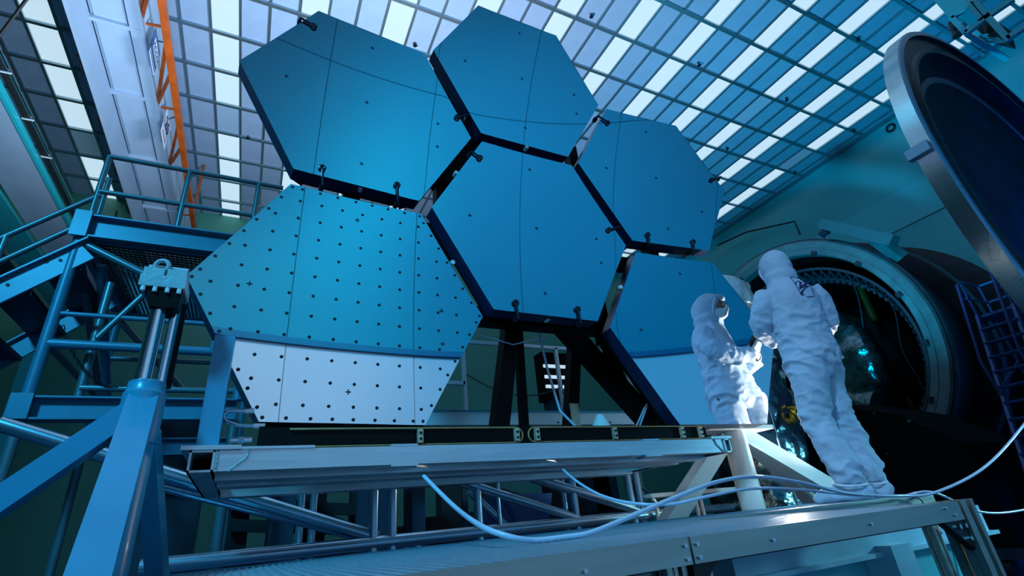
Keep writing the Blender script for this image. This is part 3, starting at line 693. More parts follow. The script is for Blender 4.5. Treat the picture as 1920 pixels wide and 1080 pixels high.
# long pale box beam and railing behind the struts
wb = thing('box_beam', 'long pale box beam lying behind the black struts', 'beam', (.6, 1.6, -1.06)); part('beam_body', M().box((-.95, 1.5, -1.055), (1.9, 1.62, -.945)), 'box_white', wb, smooth=0)
part('beam_lip', M().box((-.95, 1.49, -.945), (1.9, 1.63, -.93)), 'paint_blue', wb, smooth=0)
for x in (-.5, .2, .9, 1.5): part('bolt', M().tube((x, 1.495, -1.045), (x, 1.495, -1.03), .008, 8), 'rod', wb)
for x in (-.9, 1.7): part('beam_leg', M().box((x, 1.52, ZFL), (x + .08, 1.6, -1.05)), 'machine', wb, smooth=0)
rb = thing('platform_railing', 'light blue railing seen through the black struts', 'railing', (1.4, 2.5, -1.1))
for p, q in (((-.1, 2.5, .09), (2.52, 2.5, .09)), ((.38, 2.5, .09), (.38, 2.5, -1.05)), ((1.62, 2.5, .09), (1.62, 2.5, -1.05)), ((2.52, 2.5, .09), (2.52, 2.5, -1.05)), ((2.70, 2.5, .02), (2.70, 2.5, -1.05)), ((2.70, 2.5, .02), (2.9, 2.5, .02)), ((-.1, 2.5, -.40), (.38, 2.5, -.40)), ((1.62, 2.5, -.48), (1.75, 2.5, -.48))):
    part('rail_pipe', M().bar(p, q, .04, .04), 'box_white', rb, smooth=0)
part('foot_plate', M().box((.28, 2.44, -1.07), (.50, 2.56, -1.04)), 'box_white', rb, smooth=0)
chain((.4, 2.48, -.30), (1.6, 2.48, -.42), .16, 'safety_chain', rb, n=50)
for x in (.3, 1.6, 2.5): part('rail_leg', M().box((x, 2.5, ZFL), (x + .05, 2.55, -1.05)), 'machine', rb, smooth=0)
wl = thing('slat_opening', 'dark wall opening with three glowing slats behind the struts', 'window', (2.0, 6, -1))
c = at(1040, 700, 'y', 6.0); part('opening', M().box((c.x - .28, 6.0, c.z - .55), (c.x + .45, 6.3, c.z + .45)), 'chamber_black', wl, smooth=0); part('pedestal', M().box((c.x - .2, 6.02, ZFL), (c.x + .35, 6.25, c.z - .55)), 'machine', wl, smooth=0)
for dv in (-16, 4, 22):
    p = at(1035, 703 + dv, 'y', 5.98); part('bright_slat', M().box((c.x - .26, 5.95, p.z - .03), (c.x + .34, 5.99, p.z + .03)), 'light', wl, smooth=0)  # pale bars drawn as strips that glow by themselves

# ================================================================== WALKWAY
WZ = -1.9244
wk = thing('walkway', 'grated aluminium walkway with a metal fascia in the foreground', 'walkway', (0, -.9, ZFL))
m = M()
for i in range(160):
    x = -1.875 + i * .0242; y0 = -1.755 if x < .09 else -.765
    m.box((x, y0, WZ - .024), (x + .0072, .02, WZ))
for j in range(45):
    y = -1.75 + j * .0395
    m.box((-1.88, y, WZ - .020), (.09 if y < -.77 else 1.99, y + .006, WZ - .005))
part('grating', m, 'grate', wk, smooth=0, kind='stuff')
part('deck_pan', M().box((-1.88, -.74, WZ - .05), (1.98, .02, WZ - .032)), 'machine', wk, smooth=0); part('deck_pan', M().box((-1.88, -1.74, WZ - .05), (.08, -.74, WZ - .032)), 'machine', wk, smooth=0)
FH = .044
for x0, x1 in ((-3.0 + 1.1, -.884), (-.878, .095)):
    f = part('fascia', M().box((x0, -1.772, WZ - FH), (x1, -1.757, WZ + .001)), 'alu_walk', wk, smooth=0)
for x, z in ((-.896, -.012), (-.896, -.034), (-.866, -.012), (-.866, -.034), (-.66, -.024), (-.32, -.022), (-1.12, -.028), (.02, -.012), (.05, -.03)):
    part('bolt', M().tube((x, -1.777, WZ + z), (x, -1.77, WZ + z), .0042, 10), 'chrome', wk)
part('fascia', M().box((.10, -.782, WZ - .06), (2.0, -.768, WZ + .002)), 'alu_walk', wk, smooth=0); part('fascia', M().box((1.988, -.77, WZ - .06), (2.002, .02, WZ + .002)), 'alu_walk', wk, smooth=0); part('fascia', M().box((.092, -1.76, WZ - FH), (.105, -.77, WZ + .001)), 'alu_walk', wk, smooth=0)
part('edge_strip', M().box((-1.88, .0, WZ - .02), (1.99, .03, WZ + .004)), 'paint_blue', wk, smooth=0)
def tslot(x, y, z0, z1, w=.04):
    m = M()
    for dx in (-1, 1):
        for dy in (-1, 1): m.box((x + dx * w * .5 - w * .17, y + dy * w * .5 - w * .17, z0), (x + dx * w * .5 + w * .17, y + dy * w * .5 + w * .17, z1))
    m.box((x - w * .5, y - w * .18, z0), (x + w * .5, y + w * .18, z1)); m.box((x - w * .18, y - w * .5, z0), (x + w * .18, y + w * .5, z1))
    for s in (-1, 1): m.box((x + s * w * .52 - .002, y - w * .12, z0), (x + s * w * .52 + .002, y + w * .12, z1)); m.box((x - w * .12, y + s * w * .52 - .002, z0), (x + w * .12, y + s * w * .52 + .002, z1))
    return m
for x, y, w in ((.135, -1.742, .050), (-.90, -1.72, .036), (-1.84, -1.73, .044), (1.93, -.73, .044), (1.93, -.03, .044), (-1.84, -.05, .044), (.06, -.80, .044)):
    part('slotted_leg', tslot(x, y, ZFL, WZ + .003 if x == .135 else WZ - (FH if y < -1 else .03) + .002, w), 'paint_blue' if False else 'alu_walk', wk, smooth=0)
m = M(); m.prism([(.105, -1.765, WZ - FH), (.105, -1.765, WZ - FH - .075), (.0, -1.765, WZ - FH)], (0, .02, 0)); gs = part('gusset', m, 'rubber', wk, smooth=0)
for x, z in ((.09, -.015), (.06, -.015), (.09, -.045)): part('bolt', M().tube((x, -1.772, WZ - FH + z), (x, -1.754, WZ - FH + z), .006, 8), 'chrome', gs)
part('gusset', M().prism([(-.87, -1.755, WZ - FH), (-.87, -1.755, WZ - FH - .05), (-.80, -1.755, WZ - FH)], (0, .02, 0)), 'rubber', wk, smooth=0)
# small step beside the white stand
ss = thing('step_stool', 'white serrated step with bent tube legs beside the white stand', 'step stool', (1.9, .95, ZFL))
for y0 in (.92, 1.08): part('tread', M().box((1.34, y0, -1.765), (2.44, y0 + .05, -1.735)), 'white_paint', ss, smooth=0)
for x in (1.36, 1.80, 1.86, 2.40): part('leg', M().path([(x, 1.1, -1.76), (x, .95, -1.755), (x + .01, .92, -1.80), (x + .02, .92, ZFL)], .016, 8), 'white_paint', ss)

# ================================================================== WHITE STAND (right)
ws = thing('white_stand', 'white welded tripod stand lit from the right below the last mirror', 'stand', (1.7, .3, ZFL))
part('post', M().tube((1.66, .22, ZFL), (1.66, .22, -1.37), .085, 24), 'white_paint', ws)
part('head_plate', M().box((1.30, .10, -1.375), (1.98, .34, -1.345)), 'white_paint', ws, smooth=0)
part('diagonal', M().bar((1.70, .22, -1.40), (3.75, .22, -2.42), .14, .12), 'white_paint', ws, smooth=0)
da = at(1398, 818, 'y', .34); db = at(1535, 950, 'y', .50); part('diagonal', M().bar(da, db + (db - da) * .35, .11, .10), 'white_paint', ws, smooth=0)
part('diagonal', M().bar((1.60, .28, -1.42), (.75, .40, -2.15), .13, .11), 'white_paint', ws, smooth=0)
part('foot_plate', M().box((1.45, .05, ZFL), (1.85, .4, ZFL + .03)), 'white_paint', ws, smooth=0)
for x in (3.72, 2.72, .75): part('foot_plate', M().box((x - .1, .2 if x > 3 or x < 1 else 1.1, ZFL), (x + .1, .42 if x > 3 or x < 1 else 1.3, -2.36 if x > 1 else -2.1)), 'white_paint', ws, smooth=0)

# heavy rail beam under the end of the walkway
hb = thing('rail_beam', 'heavy teal and pale steel rail beam below the end of the walkway', 'beam', (2.0, -.2, ZFL))
part('top_box', M().box((.75, -.32, -2.235), (3.5, .02, -2.055)), 'pale_beam', hb, smooth=0); part('lip', M().box((.75, -.36, -2.26), (3.55, .05, -2.235)), 'pale_beam', hb, smooth=0)
part('web', M().box((.8, -.22, -2.75), (3.42, -.16, -2.26)), 'teal_beam', hb, smooth=0); part('bottom_flange', M().box((.7, -.5, -2.78), (3.62, .1, -2.74)), 'pale_beam', hb, smooth=0)
part('bracket', M().box((2.02, -.42, -2.55), (2.24, -.20, -2.20)), 'pale_beam', hb, smooth=0)
part('end_gusset', M().prism([(3.1, -.23, -2.26), (3.42, -.23, -2.26), (3.42, -.23, -2.74), (2.95, -.23, -2.74)], (0, .02, 0)), 'teal_beam', hb, smooth=0)
for x in (1.0, 3.2): part('pedestal', M().box((x - .15, -.35, ZFL), (x + .15, .0, -2.78)), 'machine', hb, smooth=0)
part('rail', M().box((3.0, -.2, -2.055), (3.5, -.1, -2.03)), 'chrome', hb, smooth=0)

# ================================================================== HOSES
def smooth_path(pts, n=8):
    pts = [Vector(p) for p in pts]; out = []
    for i in range(len(pts) - 1):
        p0, p1, p2, p3 = pts[max(i - 1, 0)], pts[i], pts[i + 1], pts[min(i + 2, len(pts) - 1)]
        for k in range(n):
            t = k / n; out.append(.5 * ((2 * p1) + (p2 - p0) * t + (2 * p0 - 5 * p1 + 4 * p2 - p3) * t * t + (3 * p1 - p0 - 3 * p2 + p3) * t ** 3))
    out.append(pts[-1]); return out
def hose(px, lab, r=.010):
    pts = []
    for u, v, y in px:
        p = at(u, v, 'y', y); p.z = max(p.z, WZ + r) if y < .03 and p.x < 2.0 else p.z
        pts.append(p)
    pts = smooth_path(pts); g = thing('vinyl_hose', lab, 'hose', (pts[0] + pts[-1]) / 2, 'clear vinyl hoses'); part('hose_body', M().path(pts, r, 10), 'hose', g)
    p = pts[int(len(pts) * .72)]; d = (pts[int(len(pts) * .72) + 1] - p).normalized(); part('sleeve', M().tube(p, p + d * .03, r * 1.12, 10), 'white_ball', g)
hose([(795, 893, -.5), (850, 948, -.8), (900, 985, -1.1), (950, 1005, -1.2), (1000, 1013, -1.2), (1060, 1010, -1.2), (1110, 998, -1.2), (1190, 965, -1.15), (1280, 927, -1.1), (1350, 902, -1.05), (1420, 894, -1.0), (1500, 904, -.95), (1590, 925, -.92), (1690, 937, -.88), (1760, 927, -.9), (1850, 873, -.95), (1925, 790, -1.0), (1990, 700, -1.05)], 'clear hose looping over the walkway and rising out at the right', .0080)
hose([(1055, 880, -.25), (1085, 905, -.4), (1130, 930, -.6), (1190, 944, -.8), (1260, 945, -.9), (1330, 930, -.95), (1410, 916, -.95), (1500, 918, -.92), (1600, 928, -.88), (1690, 937, -.84), (1760, 948, -.86), (1840, 960, -.9), (1925, 955, -.95), (2000, 930, -1.0)], 'thinner clear hose trailing under the frame and out at the right edge', .0064)
m = M(); p = at(1722, 950, 'y', -.80); m.torus(p + Vector((0, 0, .02)), (1, .3, .2), .028, .003, 18, 6)
m.path(smooth_path([p + Vector((0, -.02, 0)), at(1738, 965, 'y', -1.3), at(1765, 1000, 'y', -1.72)]), .002, 6)
solo('cable_tie', m, 'rubber', 'black cable tie loop holding the hoses at the walkway end', 'cable tie')

# ================================================================== VACUUM CHAMBER
AX = Vector((1, 0, 0)); CX = 12.0
ch = thing('vacuum_chamber', 'huge round vacuum chamber mouth with a bolted steel flange', 'vacuum chamber', (14, CY, ZFL))
def ringprof(prof, n=96): return M().lathe([(r, x) for r, x in prof], (0, CY, CZ), AX, n)
part('flange', ringprof([(3.20, CX + .03), (3.23, CX), (3.37, CX), (3.38, CX + .015), (3.41, CX + .015), (3.42, CX), (3.58, CX), (3.63, CX + .04), (3.63, CX + .30), (3.42, CX + .34), (3.20, CX + .34), (3.20, CX + .03)]), 'ring', ch, smooth=30)
part('flange_lip', ringprof([(3.64, CX + .06), (3.69, CX + .08), (3.69, CX + .14), (3.64, CX + .16)]), 'ring_dark', ch, smooth=30)
part('barrel', ringprof([(3.42, CX + .33), (3.42, XR + .5)]), 'ring_dark', ch)
part('rear_collar', ringprof([(3.43, 13.75), (3.80, 13.75), (3.84, 13.8), (3.84, 14.05), (3.43, 14.05)]), 'ring_dark', ch, smooth=30)
part('wall_collar', ringprof([(3.42, XR - .12), (4.05, XR - .12), (4.05, XR - .003)]), 'ring_dark', ch, smooth=30)
part('liner', ringprof([(3.19, CX + .3), (3.19, 23.0), (0.01, 23.0)]), 'chamber_black', ch)
for k in range(16):
    t = 2 * math.pi * (k + .35) / 16; c = Vector((CX - .03, CY + 3.24 * math.cos(t), CZ + 3.24 * math.sin(t))); tt = Vector((0, -math.sin(t), math.cos(t)))
    m = M(); m.bar(c - tt * .07, c + tt * .07, .11, .08, AX); part('clamp_block', m, 'ring_dark', ch, smooth=0)
part('inner_band', ringprof([(2.93, CX + .62), (2.93, CX + .78), (2.86, CX + .78), (2.86, CX + .62), (2.93, CX + .62)]), 'truss_light', ch, smooth=30)
part('inner_band', ringprof([(2.70, CX + .95), (2.66, CX + 1.15), (2.62, CX + 1.15)]), 'truss_light', ch, smooth=30)
m = M()
for k in range(72):
    t0 = 2 * math.pi * k / 72; t1 = 2 * math.pi * (k + .5) / 72; t2 = 2 * math.pi * (k + 1) / 72
    P = lambda r, t, x: Vector((x, CY + r * math.cos(t), CZ + r * math.sin(t)))
    m.bar(P(2.86, t0, CX + .8), P(2.66, t1, CX + 1.0), .05, .05, AX); m.bar(P(2.66, t1, CX + 1.0), P(2.86, t2, CX + .8), .05, .05, AX)
part('inner_truss', m, 'truss_dark', ch, smooth=0)
m = M()
for k in range(90):
    t = 2 * math.pi * k / 90; c = P(2.60, t, CX + 1.3); m.box((c.x - .06, c.y - .05, c.z - .05), (c.x + .06, c.y + .05, c.z + .05))
part('shroud_studs', m, 'truss_light', ch, smooth=0, kind='stuff')
part('shroud', ringprof([(2.62, CX + 1.25), (2.58, CX + 6)]), 'chamber_black', ch)
rng = random.Random(7)
for y0, zs in ((3.6, (3.0, 2.2, 1.3, .4, -.3)), (4.3, (3.6, 3.0, 2.2))):
    part('cable', M().path(smooth_path([Vector((CX + .9 + .1 * i, y0 + .25 * rng.random() + .12 * i, z)) for i, z in enumerate(zs)]), .014, 6), 'truss_dark', ch)
for z in (-3.1,):
    part('cradle', M().prism([(CX + .5, CY - 2.4, ZFL), (CX + .5, CY + 2.4, ZFL), (CX + .5, CY + 2.0, -1.2), (CX + .5, CY, -2.0), (CX + .5, CY - 2.0, -1.2)], (.4, 0, 0)), 'machine', ch, smooth=0)
ct = thing('shade_block', 'black block added as shade in front of the lower chamber mouth', 'shade block', (10.2, 4.6, ZFL))  # black mass added in place of the shade over the lower chamber
m = M(); m.prism([(9.3, 1.9, -2.9), (9.3, 8.0, -2.9), (9.3, 8.0, -.9), (9.3, 6.8, -.35), (9.3, 5.2, -.55), (9.3, 4.0, -.15), (9.3, 2.9, -.6), (9.3, 2.0, -1.3)], (1.9, 0, 0)); part('block_body', m, 'chamber_black', ct, smooth=0)
part('block_frame', M().box((9.2, 1.8, -3.05), (11.3, 8.1, -2.9)), 'ring_dark', ct, smooth=0)
for x, y in ((9.4, 2.2), (11.1, 2.2), (9.4, 7.7), (11.1, 7.7)): part('block_wheel', M().lathe([(0, -.05), (.13, -.05), (.13, .05), (0, .05)], (x, y, ZFL + .13), (0, 1, 0), 20), 'rubber', ct)
for k, (u, v) in enumerate(((1595, 798), (1640, 775), (1665, 850), (1705, 790), (1590, 860))):
    p = at(u, v, 'x', 9.28); part('glint_stud', M().tube(p, p + Vector((-.03, 0, 0)), .03, 8), 'chrome', ct)  # bright studs set out as the small glints in that darkness
# crinkled dark film covered drum inside the chamber
fd = thing('film_covered_drum', 'drum wrapped in dark crinkled film inside the chamber mouth', 'drum', (13.3, 7.4, -1.5))
def crinkle(m, amp, sc_, seed=0):
    for i, v in enumerate(m.v):
        q = v * sc_ + Vector((seed, seed * 2, 0)); d = noise.noise_vector(q) * amp + noise.noise_vector(q * 3.1) * amp * .4; m.v[i] = v + d
    return m
prof = [(0.4, 13.0), (1.0, 12.95), (1.8, 12.85), (2.3, 12.8), (2.42, 12.95)] + [(2.45, 13.0 + .12 * i) for i in range(1, 24)]
m = M().lathe(prof, (0, 7.0, 1.35), AX, 110); part('drum_skin', crinkle(m, .16, 1.6), 'foil_dark', fd, smooth=55)
part('drum_base', M().box((13.0, 6.2, CZ - 3.03), (15.0, 7.8, -.9)), 'chamber_black', fd, smooth=0)
p = at(1702, 703, 'x', 15.0); wl2 = thing('inspection_lamp', 'small bright round lamp shining inside the dark chamber', 'lamp', p); part('bulb', M().ball(p, .05, 12, 8), 'lampglass', wl2); part('lamp_housing', M().tube(p + Vector((.03, 0, 0)), p + Vector((.2, 0, 0)), .06, 12), 'truss_dark', wl2); part('lamp_arm', M().tube(p + Vector((.15, 0, 0)), (p.x + .15, p.y, CZ - 2.45), .02, 8), 'truss_dark', wl2)
p = at(1655, 715, 'x', 14.0); g = thing('foil_packet', 'crumpled bright foil packet low in the chamber mouth', 'foil', p); part('packet', crinkle(M().ball(p, .24, 18, 12, (.6, 1.0, .55)), .12, 6, 3), 'foil', g, smooth=0); part('packet_stand', M().box((p.x - .06, p.y - .06, CZ - 2.45), (p.x + .06, p.y + .06, p.z - .05)), 'truss_dark', g, smooth=0)
p = at(1622, 560, 'x', 14.2); g = thing('green_tube', 'faint green upright tube inside the dark chamber', 'tube', p); part('tube', M().tube((14.2, p.y, -1.0), (14.2, p.y, at(1622, 530, 'x', 14.2).z), .10, 12), 'yellow', g); part('tube_cap', M().tube((14.2, p.y, at(1622, 530, 'x', 14.2).z), (14.2, p.y, at(1622, 530, 'x', 14.2).z + .05), .12, 12), 'truss_dark', g)

# box beam bracket above the chamber
cb = thing('hoist_beam', 'grey box beam on a short leg above the chamber flange', 'beam', (12.2, 3.4, 4.0))
a = at(1543, 420, 'x', 11.85); b = at(1678, 452, 'x', 11.85)
part('beam', M().bar(a, b, .34, .28), 'hoist', cb, smooth=0)
e = a.lerp(b, .70); part('leg', M().bar(e, (12.2, e.y - .25, e.z - .75), .30, .22), 'ring', cb, smooth=0); part('pulley', M().tube(a + Vector((0, -.05, -.25)), a + Vector((0, .15, -.25)), .10, 12), 'rod', cb)
part('hanger', M().path([a + Vector((0, 0, -.2)), a + Vector((0, .1, -.4)), a + Vector((0, .2, -.2))], .02, 6), 'rod', cb)

# ------------------------------------------------------------------ open chamber door
DX, DZ, DR, DY0, DY1 = 9.2, 1.75, 3.65, -.66, -.43
do = thing('chamber_door', 'huge open round chamber door with a brushed metal rim', 'door', (DX, -.4, ZFL))
NY = Vector((0, 1, 0))
def dprof(prof, n=96, a0=0, a1=2 * math.pi): return M().lathe(prof, (DX, 0, DZ), NY, n, a0, a1)
part('rim_band', dprof([(DR, DY0 + .02), (DR, DY1)]), 'band', do)
part('rim_edge', dprof([(DR, DY0 + .02), (DR - .02, DY0), (DR - .10, DY0)]), 'door_edge', do, smooth=30)
part('seal_groove', dprof([(DR - .10, DY0), (DR - .10, DY0 + .06), (DR - .36, DY0 + .07), (DR - .40, DY0 + .03), (DR - .46, DY0 + .03)]), 'ring_dark', do, smooth=30)
part('dished_face', dprof([(DR - .46, DY0 + .03), (DR - .48, DY0 + .10)] + [((DR - .48) * math.cos(t), DY0 + .10 + .30 * math.sin(t)) for t in [k * math.pi / 2 / 14 for k in range(1, 15)]]), 'door_dark', do)
part('rear_shell', dprof([(DR, DY1), (DR - .9, DY1)] + [((DR - .9) * math.cos(t), DY1 + .35 * math.sin(t)) for t in [k * math.pi / 2 / 14 for k in range(1, 15)]]), 'ring', do)
for k in range(24):
    t = 2 * math.pi * k / 24; c = Vector((DX + DR * math.cos(t), (DY0 + DY1) / 2, DZ + DR * math.sin(t)))
    if k in (1, 5, 19): part('rim_latch', M().bar(c - Vector((math.cos(t), 0, math.sin(t))) * .03, c + Vector((math.cos(t), 0, math.sin(t))) * .07, .2, .16, NY), 'rod', do, smooth=0)
c = at(1768, 297, 'y', -.5); part('latch_box', M().box((5.50, -.62, c.z - .12), (5.60, -.36, c.z + .02)), 'door_edge', do, smooth=0)
part('hinge_arm', M().bar((DX + DR - .1, -.2, DZ), (13.2, .6, DZ), .3, .5), 'ring_dark', do, smooth=0); part('hinge_post', M().tube((13.2, .7, ZFL), (13.2, .7, 4.5), .22, 20), 'ring_dark', do)
part('door_leg', M().bar((DX - 1.2, -.1, DZ - 3.3), (DX - 1.2, -.1, ZFL), .3, .3), 'ring_dark', do, smooth=0); part('door_leg', M().bar((DX + 1.2, -.1, DZ - 3.3), (DX + 1.2, -.1, ZFL), .3, .3), 'ring_dark', do, smooth=0)

# ------------------------------------------------------------------ rolling ladder by the chamber
LX = 11.2
rl = thing('rolling_stair', 'dark blue rolling stair with handrails beside the chamber', 'stairs', (LX + .5, 1.5, ZFL))
def L_(u, v, x=LX): return at(u, v, 'x', x)
yl, yr = L_(1832, 590).y, L_(1903, 575).y
zp = L_(1865, 583).z; zt = L_(1850, 510).z
part('platform', M().box((LX, min(yl, yr) - .05, zp - .05), (LX + .8, max(yl, yr) + .05, zp)), 'ladder', rl, smooth=0)
SLOPE = .42
NS = 15
dzs = (zp - ZFL) / NS
for k in range(1, NS):
    z = zp - k * dzs; x = LX - k * dzs * SLOPE
    part('step', M().box((x - .12, min(yl, yr), z - .035), (x + .12, max(yl, yr), z)), 'ladder', rl, smooth=0)
for y in (yl, yr):
    part('stringer', M().bar((LX, y, zp), (LX - (zp - ZFL) * SLOPE, y, ZFL), .05, .12), 'ladder', rl, smooth=0)
    part('rear_leg', M().tube((LX + .75, y, zp), (LX + .75, y, ZFL), .035, 8), 'ladder', rl)
    part('hand_rail', M().path([(LX + .78, y, zp), (LX + .78, y, zt), (LX + .05, y, zt), (LX - .2, y, zt - .1), (LX - .2 - 1.6 * SLOPE, y, zt - 1.75), (LX - .1 - 1.6 * SLOPE, y, zp - 1.6)], .028, 8), 'ladder', rl)
    part('mid_rail', M().tube((LX + .78, y, (zp + zt) / 2), (LX - .1, y, (zp + zt) / 2), .024, 8), 'ladder', rl)
    part('rail_post', M().tube((LX, y, zp), (LX, y, zt), .026, 8), 'ladder', rl)
    for k in range(3):
        z = zp - .9 - k * 1.1; part('brace', M().bar((LX + .75, y, z), (LX - (zp - z + .6) * SLOPE, y, z - .6), .04, .04), 'ladder', rl, smooth=0)
part('mid_rail', M().tube((LX + .78, yl, zt), (LX + .78, yr, zt), .026, 8), 'ladder', rl); part('mid_rail', M().tube((LX + .78, yl, (zp + zt) / 2), (LX + .78, yr, (zp + zt) / 2), .026, 8), 'ladder', rl)

# ------------------------------------------------------------------ crane cage high on the right
cg = thing('crane_cage', 'blue framed crane service cage at the upper right corner', 'crane cage', at(1860, 60, 'x', 9.6))
def Q(u, v, x=9.6): return at(u, v, 'x', x)
for (a, b) in (((1785, 33), (1826, 4)), ((1785, 33), (1812, 62)), ((1812, 62), (1852, 31)), ((1826, 0), (1852, 31)), ((1852, 31), (1893, 76)), ((1852, 31), (1900, -2)), ((1890, 72), (1925, 48)), ((1822, 12), (1843, 38))):
    part('frame_bar', M().bar(Q(*a), Q(*b), .09, .09), 'wall_panel', cg, smooth=0)
p = Q(1785, 33); part('frame_bar', M().bar(p, p + Vector((1.6, 0, 0)), .09, .09), 'wall_panel', cg, smooth=0); p = Q(1812, 62); part('frame_bar', M().bar(p, p + Vector((1.6, 0, 0)), .09, .09), 'wall_panel', cg, smooth=0)
a, b, c_, d_ = Q(1750, 0, 10.2), Q(1790, 46, 10.2), Q(1825, 0, 10.2), Q(1752, -30, 10.2)
part('side_sheet', M().prism([a, b, c_, d_], (.5, 0, 0)), 'wall_teal', cg, smooth=0)
part('motor', M().prism([Q(1815, 60, 11.2), Q(1880, 75, 11.2), Q(1870, 40, 11.2), Q(1830, 35, 11.2)], (.6, 0, 0)), 'mark', cg, smooth=0)
for pts in ([(1782, 42), (1792, 52), (1790, 58), (1797, 66)], [(1848, 40), (1858, 55), (1866, 60), (1864, 66)]): part('hook_block', M().path([Q(*q, 9.9) for q in pts], [.05, .09, .06, .10], 8), 'rubber', cg)
part('floor_sheet', M().prism([Q(1820, 74, 10.6), Q(1860, 62, 10.6), Q(1885, 80, 10.6), Q(1845, 82, 10.6)], (0, 0, .03)), 'wall_panel', cg, smooth=0)
part('hanger_rod', M().tube(Q(1826, 4), (Q(1826, 4).x, Q(1826, 4).y, ZC), .05, 8), 'runner', cg); part('hanger_rod', M().tube(Q(1900, -2), (Q(1900, -2).x, Q(1900, -2).y, ZC), .05, 8), 'runner', cg)

# ================================================================== OVERHEAD CRANE (left)
gd = thing('crane_girder', 'pale box girder of the overhead crane with soffit panels', 'crane girder', (-4.8, 5, 6.35))
ZS = 7.02; GXL, GXR = -5.15, -4.34
part('side_plate', M().box((GXL - .05, -4.9, 6.35), (GXL, 15.2, ZS + .05)), 'girder', gd, smooth=0)
part('box_body', M().box((GXL, -4.9, ZS + .10), (GXR, 15.2, 8.6)), 'girder', gd, smooth=0)
part('edge_strip', M().box((GXR - .22, -4.9, ZS), (GXR, 15.2, ZS + .10)), 'girder', gd, smooth=0)
part('edge_seam', M().box((GXR - .245, -4.9, ZS + .02), (GXR - .22, 15.2, ZS + .10)), 'girder_dark', gd, smooth=0)
sty = [2.4, 4.05, 5.75, 7.55, 9.7, 11.9, 14.2]
for y0, y1 in zip([-.3] + sty, sty + [15.2]):
    part('soffit_panel', M().box((GXL + .06, y0 + .10, ZS + .06), (GXR - .245, y1 - .02, ZS + .10)), 'girder', gd, smooth=0)
for y in sty: part('cross_rib', M().box((GXL, y - .02, ZS - .01), (GXR - .02, y + .06, ZS + .10)), 'girder', gd, smooth=0)
for k in range(12):
    y = -3.5 + k * 1.6; part('clip', M().prism([(GXL - .05, y, 6.36), (GXL - .05, y + .35, 6.36), (GXL - .05, y + .3, 6.55), (GXL - .05, y + .02, 6.50)], (-.06, 0, 0)), 'mark', gd, smooth=0)
for y in (0.0, 13.0): part('hanger', M().box((-4.75, y, 8.6), (-4.65, y + .2, 9.24)), 'girder', gd, smooth=0)

ot = thing('crane_boom', 'orange lattice boom hanging beside the pale girder', 'crane boom', (-4.1, 6, 6.4))
c1 = (-3.84, 6.5); c2 = (-4.39, 7.2); c3 = (-4.05, 7.25)
part('chord', M().bar((c1[0], -2, c1[1]), (c1[0], 13.2, c1[1]), .11, .12), 'orange', ot, smooth=0)
part('chord', M().bar((c2[0], -2, c2[1]), (c2[0], 13.2, c2[1]), .07, .07), 'orange', ot, smooth=0)
part('chord', M().bar((c3[0], -2, c3[1]), (c3[0], 13.2, c3[1]), .05, .05), 'orange', ot, smooth=0)
ys = [5.62 + 2.2 * k for k in range(-3, 4)]
for y in ys:
    for dy in (-2.6, -1.8): part('lattice_bar', M().bar((c2[0], y, c2[1] - .03), (c1[0], y + dy, c1[1] + .03), .06, .06), 'orange', ot, smooth=0)
    part('lattice_tie', M().bar((c2[0], y + .1, c2[1]), (c3[0], y + .1, c3[1]), .04, .04), 'orange', ot, smooth=0); part('lattice_tie', M().bar((c3[0], y + .1, c3[1]), (c1[0], y + 1.0, c1[1]), .045, .045), 'orange', ot, smooth=0)
for y in (-1.5, 12.5): part('boom_hanger', M().bar((c3[0], y, c3[1]), (c3[0], y, ZC), .06, .06), 'orange', ot, smooth=0)

def text_mesh(s, size, origin, right, upv, name, material, parent, depth=.004):
    cu = bpy.data.curves.new('lettering', 'FONT'); cu.body = s; cu.size = size; cu.align_x = 'CENTER'; cu.align_y = 'CENTER'; cu.extrude = depth
    to = bpy.data.objects.new('lettering_tmp', cu); COL.objects.link(to); bpy.context.view_layer.update()
    me = bpy.data.meshes.new_from_object(to.evaluated_get(bpy.context.evaluated_depsgraph_get()))
    bpy.data.objects.remove(to); right = Vector(right).normalized(); upv = Vector(upv).normalized(); nn = right.cross(upv)
    o_ = Vector(origin)
    for v in me.vertices: v.co = o_ + right * v.co.x + upv * v.co.y + nn * v.co.z - BASE[parent]
    me.materials.clear(); me.materials.append(MT[material])
    o = bpy.data.objects.new(name, me); COL.objects.link(o); o.parent = parent; return o
SXp = -4.2
s1 = thing('sign_plate', 'blue sign plate with a white lettered box on the orange boom', 'sign', (SXp, 6.1, 6.6))
part('plate', M().box((SXp - .01, 5.80, 6.60), (SXp, 6.42, 7.26)), 'sign_blue', s1, smooth=0); part('white_box', M().box((SXp, 5.92, 6.88), (SXp + .004, 6.40, 7.14)), 'sign_white', s1, smooth=0); part('white_strip', M().box((SXp, 5.82, 6.63), (SXp + .004, 6.40, 6.76)), 'sign_white', s1, smooth=0)
text_mesh('ACCO', .17, (SXp + .006, 6.16, 7.01), (0, 1, 0), (0, 0, 1), 'lettering', 'sign_blue', s1)
for k in range(9): part('small_lettering', M().box((SXp + .004, 5.86 + k * .06, 6.665), (SXp + .007, 5.895 + k * .06, 6.725)), 'sign_blue', s1, smooth=0)
part('hook', M().tube((SXp - .005, 6.1, 7.25), (c3[0] + .0, 6.1, c3[1] + .02), .012, 6), 'rod', s1)
s2 = thing('capacity_sign', 'white capacity sign reading 20 on the orange boom', 'sign', (SXp, 8.1, 6.5))
part('plate', M().box((SXp - .01, 7.84, 6.49), (SXp, 8.46, 7.13)), 'sign_white', s2, smooth=0)
text_mesh('20', .42, (SXp + .006, 8.15, 6.90), (0, 1, 0), (0, 0, 1), 'lettering', 'ink', s2)
